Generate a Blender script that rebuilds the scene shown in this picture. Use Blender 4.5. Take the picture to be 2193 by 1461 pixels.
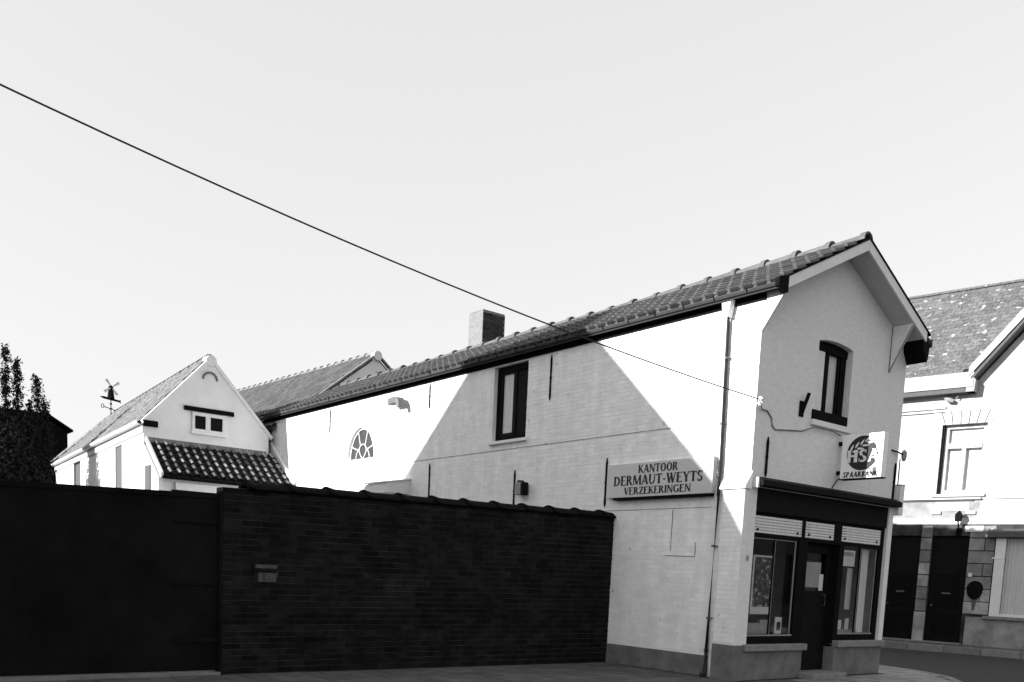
import bpy, math, random
from mathutils import Matrix, Vector
random.seed(7)
R = math.radians
scene = bpy.context.scene
for o in list(bpy.data.objects):
    bpy.data.objects.remove(o, do_unlink=True)
col = scene.collection

# ------------------------------------------------------------------ camera
CAM = Vector((-11.5525, -8.8540, 1.5))
YAW, PITCH, ROLL = R(51.44893), R(-6.46109), R(2.67648)
fw = Vector((math.cos(YAW)*math.cos(PITCH), math.sin(YAW)*math.cos(PITCH), math.sin(PITCH)))
rt = fw.cross(Vector((0, 0, 1))).normalized()
up = rt.cross(fw)
r2 = rt*math.cos(ROLL) + up*math.sin(ROLL)
u2 = up*math.cos(ROLL) - rt*math.sin(ROLL)
cd = bpy.data.cameras.new('camera')
cam = bpy.data.objects.new('camera', cd); col.objects.link(cam)
cam.matrix_world = Matrix(((r2.x, u2.x, -fw.x, CAM.x), (r2.y, u2.y, -fw.y, CAM.y), (r2.z, u2.z, -fw.z, CAM.z), (0, 0, 0, 1)))
cd.sensor_width = 36; cd.sensor_fit = 'HORIZONTAL'
cd.lens = 1933.633/2193*36
cd.shift_y = (1449.651-730.5)/2193
cd.clip_start = 0.1; cd.clip_end = 3000
scene.camera = cam

# ------------------------------------------------------------------ light
SUN_EL = R(19.0)
SUN_AZ = math.atan2(0.255, -1.0)          # direction towards the sun, from +X counter-clockwise
S = Vector((math.cos(SUN_AZ)*math.cos(SUN_EL), math.sin(SUN_AZ)*math.cos(SUN_EL), math.sin(SUN_EL)))
w = bpy.data.worlds.new('World'); scene.world = w; w.use_nodes = True
nt = w.node_tree
sky = nt.nodes.new('ShaderNodeTexSky'); sky.sky_type = 'NISHITA'; sky.sun_disc = False
sky.sun_elevation = SUN_EL; sky.sun_rotation = math.pi/2 - SUN_AZ
sky.air_density = 1.0; sky.dust_density = 3.0; sky.ozone_density = 1.0
bw = nt.nodes.new('ShaderNodeRGBToBW')    # black-and-white film
nt.links.new(sky.outputs[0], bw.inputs[0])
pw = nt.nodes.new('ShaderNodeMath'); pw.operation = 'POWER'; pw.inputs[1].default_value = 0.24   # hazy bright sky: film flattens it
nt.links.new(bw.outputs[0], pw.inputs[0])
nt.links.new(pw.outputs[0], nt.nodes['Background'].inputs['Color'])
nt.nodes['Background'].inputs['Strength'].default_value = 0.15
sd = bpy.data.lights.new('sun', 'SUN'); sd.energy = 2.0; sd.angle = R(0.5); sd.color = (1, 1, 1)
so = bpy.data.objects.new('sun', sd); col.objects.link(so)
so.rotation_euler = S.to_track_quat('Z', 'Y').to_euler(); so.location = (-20, 10, 30)
scene.view_settings.view_transform = 'Standard'; scene.view_settings.look = 'None'
scene.view_settings.exposure = 2.3; scene.view_settings.gamma = 1.0

# ------------------------------------------------------------------ materials
def mat(name, v, rough=0.8, var=0.15, scale=6.0, bump=0.0, bscale=60.0, spec=0.3, spots=None, stretch=None, metal=0.0, dirt=None):
    m = bpy.data.materials.new(name); m.use_nodes = True
    t = m.node_tree; b = t.nodes['Principled BSDF']
    b.inputs['Roughness'].default_value = rough; b.inputs['Specular IOR Level'].default_value = spec
    b.inputs['Metallic'].default_value = metal
    tc = t.nodes.new('ShaderNodeTexCoord'); src = tc.outputs['Object']
    geo = t.nodes.new('ShaderNodeNewGeometry'); src = geo.outputs['Position']
    if stretch:
        mp = t.nodes.new('ShaderNodeMapping'); mp.inputs['Scale'].default_value = stretch
        t.links.new(src, mp.inputs['Vector']); src2 = mp.outputs[0]
    else: src2 = src
    n = t.nodes.new('ShaderNodeTexNoise'); n.inputs['Scale'].default_value = scale; n.inputs['Detail'].default_value = 6; n.inputs['Roughness'].default_value = 0.65
    t.links.new(src2, n.inputs['Vector'])
    oi = t.nodes.new('ShaderNodeObjectInfo')
    mr = t.nodes.new('ShaderNodeMapRange'); mr.inputs['From Min'].default_value = .3; mr.inputs['From Max'].default_value = .7
    mr.inputs['To Min'].default_value = v*(1-var); mr.inputs['To Max'].default_value = v*(1+var)
    t.links.new(n.outputs['Fac'], mr.inputs['Value'])
    out = mr.outputs[0]
    if spots:      # (value, threshold, scale)
        n2 = t.nodes.new('ShaderNodeTexNoise'); n2.inputs['Scale'].default_value = spots[2]; n2.inputs['Detail'].default_value = 3
        t.links.new(src, n2.inputs['Vector'])
        m2 = t.nodes.new('ShaderNodeMapRange'); m2.inputs['From Min'].default_value = spots[1]; m2.inputs['From Max'].default_value = spots[1]+.04
        t.links.new(n2.outputs['Fac'], m2.inputs['Value'])
        mx = t.nodes.new('ShaderNodeMix'); mx.inputs['B'].default_value = spots[0]
        t.links.new(m2.outputs[0], mx.inputs['Factor']); t.links.new(out, mx.inputs['A']); out = mx.outputs[0]
    t.links.new(out, b.inputs['Base Color'])
    if bump:
        nb = t.nodes.new('ShaderNodeTexNoise'); nb.inputs['Scale'].default_value = bscale; nb.inputs['Detail'].default_value = 4
        t.links.new(src, nb.inputs['Vector'])
        bp = t.nodes.new('ShaderNodeBump'); bp.inputs['Strength'].default_value = bump; bp.inputs['Distance'].default_value = 0.01
        t.links.new(nb.outputs['Fac'], bp.inputs['Height']); t.links.new(bp.outputs[0], b.inputs['Normal'])
    return m
def mat_tiles(name, v, rnd=0.35, **k):      # every piece a shade of its own
    m = mat(name, v, **k); t = m.node_tree; b = t.nodes['Principled BSDF']
    l = b.inputs['Base Color'].links[0]; src = l.from_socket
    geo = t.nodes.new('ShaderNodeNewGeometry')
    mr = t.nodes.new('ShaderNodeMapRange'); mr.inputs['To Min'].default_value = 1-rnd; mr.inputs['To Max'].default_value = 1+rnd
    ad = t.nodes.new('ShaderNodeMath'); ad.operation = 'ADD'; oi = t.nodes.new('ShaderNodeObjectInfo')
    fr = t.nodes.new('ShaderNodeMath'); fr.operation = 'FRACT'
    t.links.new(geo.outputs['Random Per Island'], ad.inputs[0]); t.links.new(oi.outputs['Random'], ad.inputs[1]); t.links.new(ad.outputs[0], fr.inputs[0])
    t.links.new(fr.outputs[0], mr.inputs['Value'])
    mu = t.nodes.new('ShaderNodeMath'); mu.operation = 'MULTIPLY'
    t.links.new(src, mu.inputs[0]); t.links.new(mr.outputs[0], mu.inputs[1]); t.links.new(mu.outputs[0], b.inputs['Base Color'])
    return m
def glass(name, tint=0.97):
    m = bpy.data.materials.new(name); m.use_nodes = True; t = m.node_tree
    for n in list(t.nodes): t.nodes.remove(n)
    o = t.nodes.new('ShaderNodeOutputMaterial'); tr = t.nodes.new('ShaderNodeBsdfTransparent'); tr.inputs[0].default_value = (tint, tint, tint, 1)
    gl = t.nodes.new('ShaderNodeBsdfGlossy'); gl.inputs['Roughness'].default_value = 0.01
    lw_ = t.nodes.new('ShaderNodeLayerWeight'); lw_.inputs['Blend'].default_value = 0.5
    p5 = t.nodes.new('ShaderNodeMath'); p5.operation = 'POWER'; p5.inputs[1].default_value = 5; t.links.new(lw_.outputs['Facing'], p5.inputs[0])
    fr = t.nodes.new('ShaderNodeMath'); fr.operation = 'MULTIPLY_ADD'; fr.inputs[1].default_value = .7; fr.inputs[2].default_value = .022; t.links.new(p5.outputs[0], fr.inputs[0])
    nz = t.nodes.new('ShaderNodeTexNoise'); nz.inputs['Scale'].default_value = 1.3
    bp = t.nodes.new('ShaderNodeBump'); bp.inputs['Strength'].default_value = 0.06; bp.inputs['Distance'].default_value = 0.05
    t.links.new(nz.outputs['Fac'], bp.inputs['Height']); t.links.new(bp.outputs[0], gl.inputs['Normal'])
    mx = t.nodes.new('ShaderNodeMixShader')
    t.links.new(fr.outputs[0], mx.inputs[0]); t.links.new(tr.outputs[0], mx.inputs[1]); t.links.new(gl.outputs[0], mx.inputs[2]); t.links.new(mx.outputs[0], o.inputs[0])
    return m
M = dict(
    white=mat('whitewash', .78, .75, .06, 2.5, .25, 45),
    whitebrick=mat_tiles('painted_brick', .82, .05, rough=.75, var=.10, scale=1.8, bump=.5, bscale=60, stretch=(2.2, 2.2, .7), spots=(.50, .70, 5.0)),
    joint=mat('painted_joint', .80, .85, .08, 4),
    plaster=mat('facade_plaster', .70, .85, .09, 7.0, .6, 40, stretch=(1, 1, 2.5)),
    plinth=mat('grey_plinth', .14, .8, .32, 3.2, .3, 40),
    paintwhite=mat('white_woodwork', .72, .45, .08, 5, .05, 30),
    soffit=mat('soffit_boards', .50, .7, .08, 6),
    black=mat('black_paint', .006, .7, .2, 9, .05, 40, spec=.04),
    iron=mat('wrought_iron', .007, .8, .3, 20, .2, 60, spec=.05),
    dark=mat('dark_woodwork', .007, .6, .3, 8, .1, 40, spec=.06),
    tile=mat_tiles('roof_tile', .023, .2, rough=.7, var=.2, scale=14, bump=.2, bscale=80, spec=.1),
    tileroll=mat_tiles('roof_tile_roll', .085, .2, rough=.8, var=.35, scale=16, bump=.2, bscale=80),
    ridge=mat_tiles('ridge_tile', .10, .15, rough=.7, var=.25, scale=9, bump=.3, bscale=50),
    paletile=mat_tiles('weathered_tile', .20, .2, rough=.85, var=.25, scale=5, bump=.3, bscale=50, spots=(.10, .60, 6)),
    backtile=mat_tiles('back_tile', .105, .25, rough=.8, var=.2, scale=6),
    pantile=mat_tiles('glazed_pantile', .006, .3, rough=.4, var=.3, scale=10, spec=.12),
    slate=mat_tiles('lichen_slate', .125, .22, rough=.9, var=.4, scale=11, spec=.1, spots=(.45, .635, 5.0), bump=.4, bscale=40),
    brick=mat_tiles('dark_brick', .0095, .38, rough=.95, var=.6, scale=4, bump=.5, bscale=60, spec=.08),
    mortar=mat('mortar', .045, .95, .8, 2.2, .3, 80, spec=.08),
    coping=mat_tiles('coping_tile', .006, .3, spec=.05, rough=.9, var=.3, scale=10, bump=.3, bscale=40),
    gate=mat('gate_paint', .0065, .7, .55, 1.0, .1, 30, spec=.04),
    zinc=mat('zinc', .11, .5, .2, 10, .1, 40, metal=.2),
    whitegutter=mat('white_gutter', .62, .5, .12, 8),
    chimney=mat_tiles('chimney_brick', .035, .5, rough=.9, var=.3, scale=18, bump=.4),
    chimneyw=mat('chimney_render', .19, .9, .2, 9, .3, 30),
    sign=mat('sign_panel', .55, .35, .05, 3),
    ink=mat('sign_ink', .012, .5, .1, 5),
    emblem=mat('emblem_ink', .022, .6, .1, 5),
    glass=glass('window_glass'), 
    curtain=mat('net_curtain', .62, .9, .12, 3, stretch=(14, 14, .6)),
    paper=mat('paper', .55, .8, .1, 6),
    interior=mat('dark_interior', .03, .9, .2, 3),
    stone=mat_tiles('rusticated_stone', .23, .35, rough=.85, var=.4, scale=2.5, bump=.35, bscale=35),
    stonewhite=mat('pale_render', .46, .85, .24, 2.2, .4, 30),
    sillstone=mat('bluestone', .20, .7, .2, 8, .2, 40),
    asphalt=mat('asphalt', .032, .9, .25, 2.5, .5, 90),
    paving=mat_tiles('paving_slab', .085, .2, rough=.85, var=.25, scale=6, bump=.3, bscale=60),
    pavebase=mat('paving_bed', .07, .95, .3, 6, .4, 60),
    kerb=mat_tiles('kerb_stone', .20, .15, rough=.8, var=.2, scale=8, bump=.3),
    concrete=mat('concrete', .17, .9, .2, 5, .3, 50),
    soil=mat('yard_soil', .06, .95, .3, 2, .3, 20),
    pipe=mat('pipe_paint', .035, .6, .4, 9, .1, 40, spec=.15),
    boxgrey=mat('box_grey', .055, .6, .3, 12, .2, 40),
    paving2=mat_tiles('pale_slab', .20, .2, rough=.6, var=.3, scale=4, bump=.3, bscale=40, spec=.4),
    panglint=mat_tiles('pantile_highlight', .22, .65, rough=.5, var=.5, scale=14),  # pale highlight colour for the sunward flank of the pantile rolls
    signwhite=mat('sign_plastic', .86, .35, .03, 4),
    poster=mat('poster_print', .06, .6, .9, 9, spec=.2, spots=(.30, .58, 14)),
    seam=mat('seam_shadow', .26, .9, .4, 3),
    shadeband=mat('shaded_render', .27, .9, .45, 1.6, .2, 40),  # render darkened to carry the soft shade below the ledge
    panedark=mat('dark_pane', .05, .3, .2, 4, spec=.3),
    cable=mat('cable_rubber', .012, .6, .1, 5),
    porcelain=mat('porcelain', .75, .2, .05, 5),
    leaf=mat('leaf', .014, .8, .5, 12, spec=.08), bark=mat('bark', .03, .9, .3, 20, .4, 40),
    barn=mat('barn_boards', .006, .95, .4, 4, spec=.04), graydoor=mat('grey_door', .10, .7, .1, 5),
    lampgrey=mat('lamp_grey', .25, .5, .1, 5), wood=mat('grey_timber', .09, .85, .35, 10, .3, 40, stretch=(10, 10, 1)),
)
# whitewash with its tone varying in vertical streaks
M['mottled'] = mat('mottled_whitewash', .68, .85, .22, 1.6, .3, 40, stretch=(1, 1.2, .35))

# ------------------------------------------------------------------ mesh helpers
class MB:
    def __init__(s): s.v = []; s.f = []; s.sm = False
    def quad(s, *p):
        n = len(s.v); s.v += [tuple(q) for q in p]; s.f.append(tuple(range(n, n+len(p)))); return s
    def box(s, x0, x1, y0, y1, z0, z1):
        return s.prism([(x0, y0), (x1, y0), (x1, y1), (x0, y1)], z0, z1)
    def prism(s, poly, a, b, axis='z', T=None):
        n = len(s.v); k = len(poly)
        def P(p, h):
            q = {'z': (p[0], p[1], h), 'x': (h, p[0], p[1]), 'y': (p[0], h, p[1])}[axis]
            return tuple(T @ Vector(q)) if T else q
        s.v += [P(p, a) for p in poly] + [P(p, b) for p in poly]
        s.f.append(tuple(range(n+k-1, n-1, -1))); s.f.append(tuple(range(n+k, n+2*k)))
        for i in range(k):
            j = (i+1) % k; s.f.append((n+i, n+j, n+k+j, n+k+i))
        return s
    def bar(s, p, q, wx, wz, upv=(0, 0, 1)):
        p, q = Vector(p), Vector(q); d = (q-p).normalized(); uv = Vector(upv)
        x = d.cross(uv); x = x.normalized() if x.length > 1e-5 else Vector((1, 0, 0)); z = x.cross(d)
        n = len(s.v)
        for c in (p, q):
            for a, b in ((-1, -1), (1, -1), (1, 1), (-1, 1)): s.v.append(tuple(c+x*a*wx/2+z*b*wz/2))
        for f in ((3, 2, 1, 0), (4, 5, 6, 7), (0, 1, 5, 4), (1, 2, 6, 5), (2, 3, 7, 6), (3, 0, 4, 7)): s.f.append(tuple(n+i for i in f))
        return s
    def tube(s, pts, r, seg=8, caps=True):
        pts = [Vector(p) for p in pts]; rings = []
        rs = r if isinstance(r, (list, tuple)) else [r]*len(pts)
        ref = Vector((0, 0, 1))
        for i, p in enumerate(pts):
            d = (pts[min(i+1, len(pts)-1)]-pts[max(i-1, 0)]).normalized()
            x = d.cross(ref); x = x.normalized() if x.length > 1e-3 else d.cross(Vector((1, 0, 0))).normalized()
            y = d.cross(x); n = len(s.v)
            for k in range(seg):
                a = 2*math.pi*k/seg; s.v.append(tuple(p+(x*math.cos(a)+y*math.sin(a))*rs[i]))
            rings.append(n)
        for a, b in zip(rings, rings[1:]):
            for k in range(seg):
                j = (k+1) % seg; s.f.append((a+k, b+k, b+j, a+j))
        if caps:
            s.f.append(tuple(rings[0]+k for k in range(seg))); s.f.append(tuple(rings[-1]+k for k in range(seg-1, -1, -1)))
        return s
    def halfpipe(s, p, q, r, th=0.015, a0=0, a1=180, seg=8, upv=(0, 0, 1), r1=None):
        """hollow half-round shell from p to q; a0..a1 degrees, 90 is up"""
        p, q = Vector(p), Vector(q); d = (q-p).normalized(); x = d.cross(Vector(upv)).normalized(); z = x.cross(d)
        r1 = r1 or r
        def ring(c, rr): return [c+x*math.cos(R(a0+(a1-a0)*k/seg))*rr+z*math.sin(R(a0+(a1-a0)*k/seg))*rr for k in range(seg+1)]
        A, B, C_, D_ = ring(p, r), ring(q, r1), ring(p, r-th), ring(q, r1-th)
        for k in range(seg):
            s.quad(A[k], A[k+1], B[k+1], B[k]); s.quad(C_[k+1], C_[k], D_[k], D_[k+1])
            s.quad(A[k+1], A[k], C_[k], C_[k+1]); s.quad(B[k], B[k+1], D_[k+1], D_[k])
        s.quad(A[0], B[0], D_[0], C_[0]); s.quad(B[-1], A[-1], C_[-1], D_[-1])
        return s
    def mesh(s, name):
        me = bpy.data.meshes.new(name); me.from_pydata(s.v, [], s.f); me.update()
        return me
def link(name, me, material, parent=None, kind=None):
    o = bpy.data.objects.new(name, me); col.objects.link(o)
    if material is not None and me is not None and not me.materials: me.materials.append(material if not isinstance(material, str) else M[material])
    if parent is not None: o.parent = parent
    if kind: o['kind'] = kind
    return o
def obj(name, mb, material, parent=None, smooth=False, kind=None, bevel=0):
    me = mb.mesh(name)
    if smooth:
        for p in me.polygons: p.use_smooth = True
    o = link(name, me, material, parent, kind)
    if bevel:
        b = o.modifiers.new('bevel', 'BEVEL'); b.width = bevel; b.segments = 2; b.limit_method = 'ANGLE'
    return o
def tag(o, label=None, cat=None, group=None, kind=None):
    if label: o['label'] = label
    if cat: o['category'] = cat
    if group: o['group'] = group
    if kind: o['kind'] = kind
    return o
def thing(name, label, cat, group=None, loc=None):
    o = bpy.data.objects.new(name, None); col.objects.link(o); o.empty_display_size = .2
    if loc: o.location = loc
    return tag(o, label, cat, group)
def box(name, x0, x1, y0, y1, z0, z1, m, parent=None, bevel=0):
    return obj(name, MB().box(x0, x1, y0, y1, z0, z1), m, parent, bevel=bevel)
def copy(o, parent=None, mw=None):
    c = o.copy(); col.objects.link(c); c.parent = parent if parent is not None else o.parent
    if mw is not None: c.matrix_basis = mw
    return c

def wall_panel(mb, P, u0, u1, z0, z1, holes, depth=0.0):
    """flat wall in the frame P(u, d, z) -> point, d is depth inwards; rectangular holes get reveals"""
    us = sorted({u0, u1} | {h[i] for h in holes for i in (0, 1) if u0 < h[i] < u1})
    zs = sorted({z0, z1} | {h[i] for h in holes for i in (2, 3) if z0 < h[i] < z1})
    for a, b in zip(us, us[1:]):
        for c, d in zip(zs, zs[1:]):
            mu, mz = (a+b)/2, (c+d)/2
            if any(h[0] < mu < h[1] and h[2] < mz < h[3] for h in holes): continue
            mb.quad(P(a, 0, c), P(b, 0, c), P(b, 0, d), P(a, 0, d))
    for h in holes:
        a, b, c, d = h[:4]; D = h[4] if len(h) > 4 else depth
        if D:
            mb.quad(P(a, 0, c), P(a, D, c), P(a, D, d), P(a, 0, d)); mb.quad(P(b, 0, c), P(b, 0, d), P(b, D, d), P(b, D, c))
            mb.quad(P(a, 0, d), P(a, D, d), P(b, D, d), P(b, 0, d)); mb.quad(P(a, 0, c), P(b, 0, c), P(b, D, c), P(a, D, c))

def tile_prof(kind):
    if kind == 'flat': return [(0, 0), (.160, .0), (.176, .024), (.203, .032), (.230, .026), (.243, .002)]
    return [(0, .0), (.05, -.006), (.10, .0), (.13, .022), (.165, .045), (.20, .035), (.22, .006)]
def add_tile(mb, F, u, v, prof, wid, exp, lift=.03, lip=.03, over=.05, jit=0.0):
    s = wid/prof[-1][0]
    A = [F(u+a*s, v, h+lift+jit) for a, h in prof]; B = [F(u+a*s, v+exp+over, h+jit) for a, h in prof]; L = [F(u+a*s, v, h+lift-lip+jit) for a, h in prof]
    n = len(mb.v); k = len(prof)
    mb.v += [tuple(p) for p in A+B+L]
    for i in range(k-1):
        mb.f.append((n+i, n+i+1, n+k+i+1, n+k+i)); mb.f.append((n+i+1, n+i, n+2*k+i, n+2*k+i+1))

# ------------------------------------------------------------------ ground and streets
def gz(x, y=0):
    return 0.0 if x < 6 else min((x-6)*0.022, 0.13)
mb = MB()
xs = [-400, -150, -60, -20, 0, 6, 7, 8, 9, 10, 11, 11.9, 14, 40, 150, 400]; ys = [-400, -100, -30, -8, 0, 8, 30, 100, 400]
for a, b in zip(xs, xs[1:]):
    for c, d in zip(ys, ys[1:]):
        mb.quad((a, c, gz(a)-.12), (b, c, gz(b)-.12), (b, d, gz(b)-.12), (a, d, gz(a)-.12))
street = obj('street', mb, 'asphalt'); tag(street, kind='structure')

# pavement around the corner, with a curved kerb
kp = [(-40, -1.9), (-6, -1.9), (1.5, -1.95), (3.2, -1.9), (4.3, -1.55), (5.1, -.95), (5.6, -.2), (5.95, 1.0), (6.1, 3), (6.1, 30)]
mb = MB()
inner = [(-40, 3.3), (-40, 3.3)]
n = len(kp)
poly = kp + [(4.3, 30), (4.3, .3), (-40, 3.2)]
poly = kp + [(4.0, 30), (4.0, 3.1), (-40, 3.1)]
pave = obj('pavement', MB().prism(poly, -.13, -.012), 'pavebase'); tag(pave, kind='structure')
# paving slabs in view: rows along the brick wall and around the shop
me_slab = MB().prism([(-.144, -.144), (.144, -.144), (.144, .144), (-.144, .144)], -.04, 0).mesh('paving_slab'); me_slab.materials.append(M['paving'])
me_slab2 = me_slab.copy(); me_slab2.materials.clear(); me_slab2.materials.append(M['paving2'])
def inside(x, y):
    for (a, b), (c, d) in zip(kp, kp[1:]):
        pass
    if x > 5.9: return False
    for (a, b), (c, d) in zip(kp, kp[1:]):
        if a <= x <= c and c > a:
            return y > b+(d-b)*(x-a)/(c-a)+.22
    return False
near = MB(); cnt = 0
cand = []
for i in range(-60, 21):
    for j in range(-7, 14):
        x = i*.30+.1; y = j*.30-.02 + (.0)
        if not inside(x, y) or (x > -.05 and y > -.1 and x < 4.3) or y > 2.85: continue
        cand.append((x, y))
def vis(x, y):
    d = Vector((x, y, 0))-CAM; z = d.dot(fw)
    px = 1096.5+1933.6*d.dot(r2)/z; py = 1449.65-1933.6*d.dot(u2)/z
    return (z > 0 and -30 < px < 2230 and py < 1500), z
cand.sort(key=lambda p: (not vis(*p)[0], vis(*p)[1]))
sl_extra = MB(); sl_pale = MB()
for k, (x, y) in enumerate(cand):
    dz = random.uniform(-.004, .004)-.0
    if k < 260 and vis(x, y)[0]:
        o = link('paving_slab', me_slab2 if x > 1.2 else me_slab, None, pave); o.location = (x, y, dz); o.rotation_euler = (random.uniform(-.006, .006), random.uniform(-.006, .006), random.uniform(-.01, .01))
    else: (sl_pale if x > 1.2 else sl_extra).box(x-.144, x+.144, y-.144, y+.144, -.04, dz)
if sl_extra.v: obj('paving_field', sl_extra, 'paving', pave, kind='stuff')
if sl_pale.v: obj('paving_field', sl_pale, 'paving2', pave, kind='stuff')
# kerb stones
kerb = thing('kerb', None, None); tag(kerb, kind='structure')
def along(pts, step):
    out = []
    for (a, b), (c, d) in zip(pts, pts[1:]):
        L = math.hypot(c-a, d-b); m = max(1, round(L/step))
        for i in range(m): out.append(((a+(c-a)*i/m, b+(d-b)*i/m), (a+(c-a)*(i+1)/m, b+(d-b)*(i+1)/m)))
    return out
for (a, b), (c, d) in along([p for p in kp if -6 <= p[0]], 1.0):
    L = math.hypot(c-a, d-b); ux, uy = (c-a)/L, (d-b)/L; g = .006
    q = [(a+ux*g-uy*0, b+uy*g), (c-ux*g, d-uy*g), (c-ux*g-uy*.16, d-uy*g+ux*.16), (a+ux*g-uy*.16, b+uy*g+ux*.16)]
    obj('kerb_stone', MB().prism(q, -.14, .004), 'kerb', kerb, bevel=.008)

# ------------------------------------------------------------------ the white corner house
house = thing('corner_house', 'long white painted brick corner house with shop front in its narrow gable', 'house', loc=(0, 0, 0))
YB = 17.9; XR = 4.2; EZ = 5.82; RX = 2.05; RZ = 7.02; SL = .507
side = lambda y, d, z: (d, y, z)
front = lambda x, d, z: (x, d, z)
hw = (5.57, 6.69, 4.24, 5.74, .16)            # side window
ha = (11.65, 13.05, 4.25, 5.08, .14)          # arched window
mb = MB()
CH = 0.0
BUX, BUY, BUZ = -.12, .40, 2.97          # buttress beside the shop
wall_panel(mb, side, 0, YB, 2.95, EZ, [hw, ha])
wall_panel(mb, side, 0, YB, 0, 2.95, [])
# arch spandrels
ay0, ay1, az0, az1 = ha[:4]; ac = (ay0+ay1)/2; ar = (ay1-ay0)/2
arch = [(ac-ar*math.cos(R(t)), az0+(az1-az0)*math.sin(R(t))) for t in range(0, 181, 12)]
for (a, b), (c, d) in zip(arch, arch[1:]):
    mb.quad((0, a, b), (0, c, d), (0, c, az1), (0, a, az1)); mb.quad((0, a, b), (.14, a, b), (.14, c, d), (0, c, d))
obj('side_wall', mb, 'joint', house)
# painted bricks of the long wall, too many and too faint to pick apart
mb = MB(); ch = .0745; bl = .215
for r in range(int(EZ/ch)):
    z0 = r*ch+.003; z1 = z0+ch-.007
    if z0 < .33: continue
    y = CH if z1 < 2.95 else 0.0
    y -= (r % 2)*bl/2
    lo = CH if z1 < 2.95 else 0.0
    while y < YB:
        a, b = max(y+.0015, lo), min(y+bl-.002, YB)
        segs = [(a, b)]
        zm = (z0+z1)/2
        for h in (hw, ha):
            if z1 > h[2]-.001 and z0 < h[3]+.001:
                if h is ha:
                    q = min(1, max(0, (z0-az0)/(az1-az0))); hr = ar*math.sqrt(max(0, 1-q*q))+.01; A, B = ac-hr, ac+hr
                else: A, B = h[0], h[1]
                ns = []
                for s0, s1 in segs:
                    if s1 <= A or s0 >= B: ns.append((s0, s1))
                    else:
                        if s0 < A: ns.append((s0, A))
                        if s1 > B: ns.append((B, s1))
                segs = ns
        segs = [q for s0, s1 in segs for q in (((s0, min(s1, BUY)), (max(s0, BUY), s1)) if z0 < BUZ else ((s0, s1),))]
        for s0, s1 in segs:
            if s1-s0 < .02: continue
            XO = BUX if (z0 < BUZ and s1 <= BUY+1e-6) else 0.0
            if XO and (z1 > BUZ or z0 < .55): continue
            d = -.003-random.uniform(0, .003); t = random.uniform(-.0010, .0010)
            P = [(XO+d+t, s0, z0), (XO+d-t, s1, z0), (XO+d-t, s1, z1), (XO+d+t, s0, z1)]; Q = [(XO+.001, p[1]+(.002 if i in (1, 2) else -.002), p[2]+(.001 if i > 1 else -.001)) for i, p in enumerate(P)]
            mb.quad(P[3], P[2], P[1], P[0])
            for i in range(4): j = (i+1) % 4; mb.quad(P[i], P[j], Q[j], Q[i])
        y += bl
obj('wall_bricks', mb, 'whitebrick', house, kind='stuff')
# construction seams in the side wall
for p_, q_, w_, h_, u_ in (((-.009, 1.69, 4.05), (-.009, 10.2, 4.04), .006, .010, (0, 0, 1)), ((-.009, .72, 2.72), (-.009, 6.5, 2.72), .006, .010, (0, 0, 1)), ((-.009, 1.53, 2.70), (-.009, 1.53, 2.02), .012, .010, (1, 0, 0)), ((-.009, 1.64, 1.94), (-.009, .99, 1.93), .006, .012, (0, 0, 1)), ((-.009, .995, 1.94), (-.009, .995, 2.16), .01, .01, (1, 0, 0))):
    obj('wall_seam', MB().bar(p_, q_, w_, h_, u_), 'seam', house)
# facade
mb = MB()
gw = (1.50, 2.49, 4.27, 5.53, .18)
ox0, ox1, oz = .19, 4.06, 3.02
wall_panel(mb, front, 0, XR, 2.95, EZ, [gw, (ox0, ox1, 2.0, oz, 0)])
wall_panel(mb, front, CH, XR, 0, 2.95, [(ox0, ox1, -1, 2.951, 0)])
mb.quad((ox0, 0, 0), (ox0, .12, 0), (ox0, .12, oz), (ox0, 0, oz)); mb.quad((ox1, 0, 0), (ox1, .12, 0), (ox1, .12, oz), (ox1, 0, oz)); mb.quad((ox0, 0, oz), (ox1, 0, oz), (ox1, .12, oz), (ox0, .12, oz))
mb.quad((0, 0, EZ), (XR, 0, EZ), (XR, 0, RZ-(XR-RX)*SL), (RX, 0, RZ), (0, 0, RZ-RX*SL))
mb.quad((XR, 0, 0), (XR, YB, 0), (XR, YB, EZ), (XR, 0, EZ))
# segmental head of the gable window
hx0, hx1 = gw[0], gw[1]; hm = (hx0+hx1)/2
seg = [(hx0+(hx1-hx0)*i/8, 5.475+.052*(1-((i-4)/4)**2)) for i in range(9)]
for (a, b), (c, d) in zip(seg, seg[1:]):
    mb.quad((a, -.0, b), (c, -.0, d), (c, 0, 5.53), (a, 0, 5.53)); mb.quad((a, 0, b), (a, .18, b), (c, .18, d), (c, 0, d))
obj('gable_wall', mb, 'plaster', house)
# lining walls so that rooms are dark
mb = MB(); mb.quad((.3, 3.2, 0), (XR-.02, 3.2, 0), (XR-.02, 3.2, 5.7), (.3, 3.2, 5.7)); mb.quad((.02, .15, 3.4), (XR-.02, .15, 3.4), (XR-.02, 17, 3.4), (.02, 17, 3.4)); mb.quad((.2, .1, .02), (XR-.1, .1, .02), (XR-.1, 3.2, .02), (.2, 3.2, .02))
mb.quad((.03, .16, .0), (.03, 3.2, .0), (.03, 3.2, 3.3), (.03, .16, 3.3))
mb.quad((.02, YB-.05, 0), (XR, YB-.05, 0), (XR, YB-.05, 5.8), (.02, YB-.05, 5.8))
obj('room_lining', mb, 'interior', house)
obj('buttress', MB().box(BUX, .001, -.004, BUY, 0, BUZ), 'plaster', house)
# plinth
mb = MB(); mb.prism([(.58, 0), (YB, 0), (YB, .34), (.58, .34)], -.013, .01, 'x')
mb.box(BUX-.014, .19, -.018, BUY+.012, 0, .56)
obj('plinth', mb, 'plinth', house)
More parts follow.
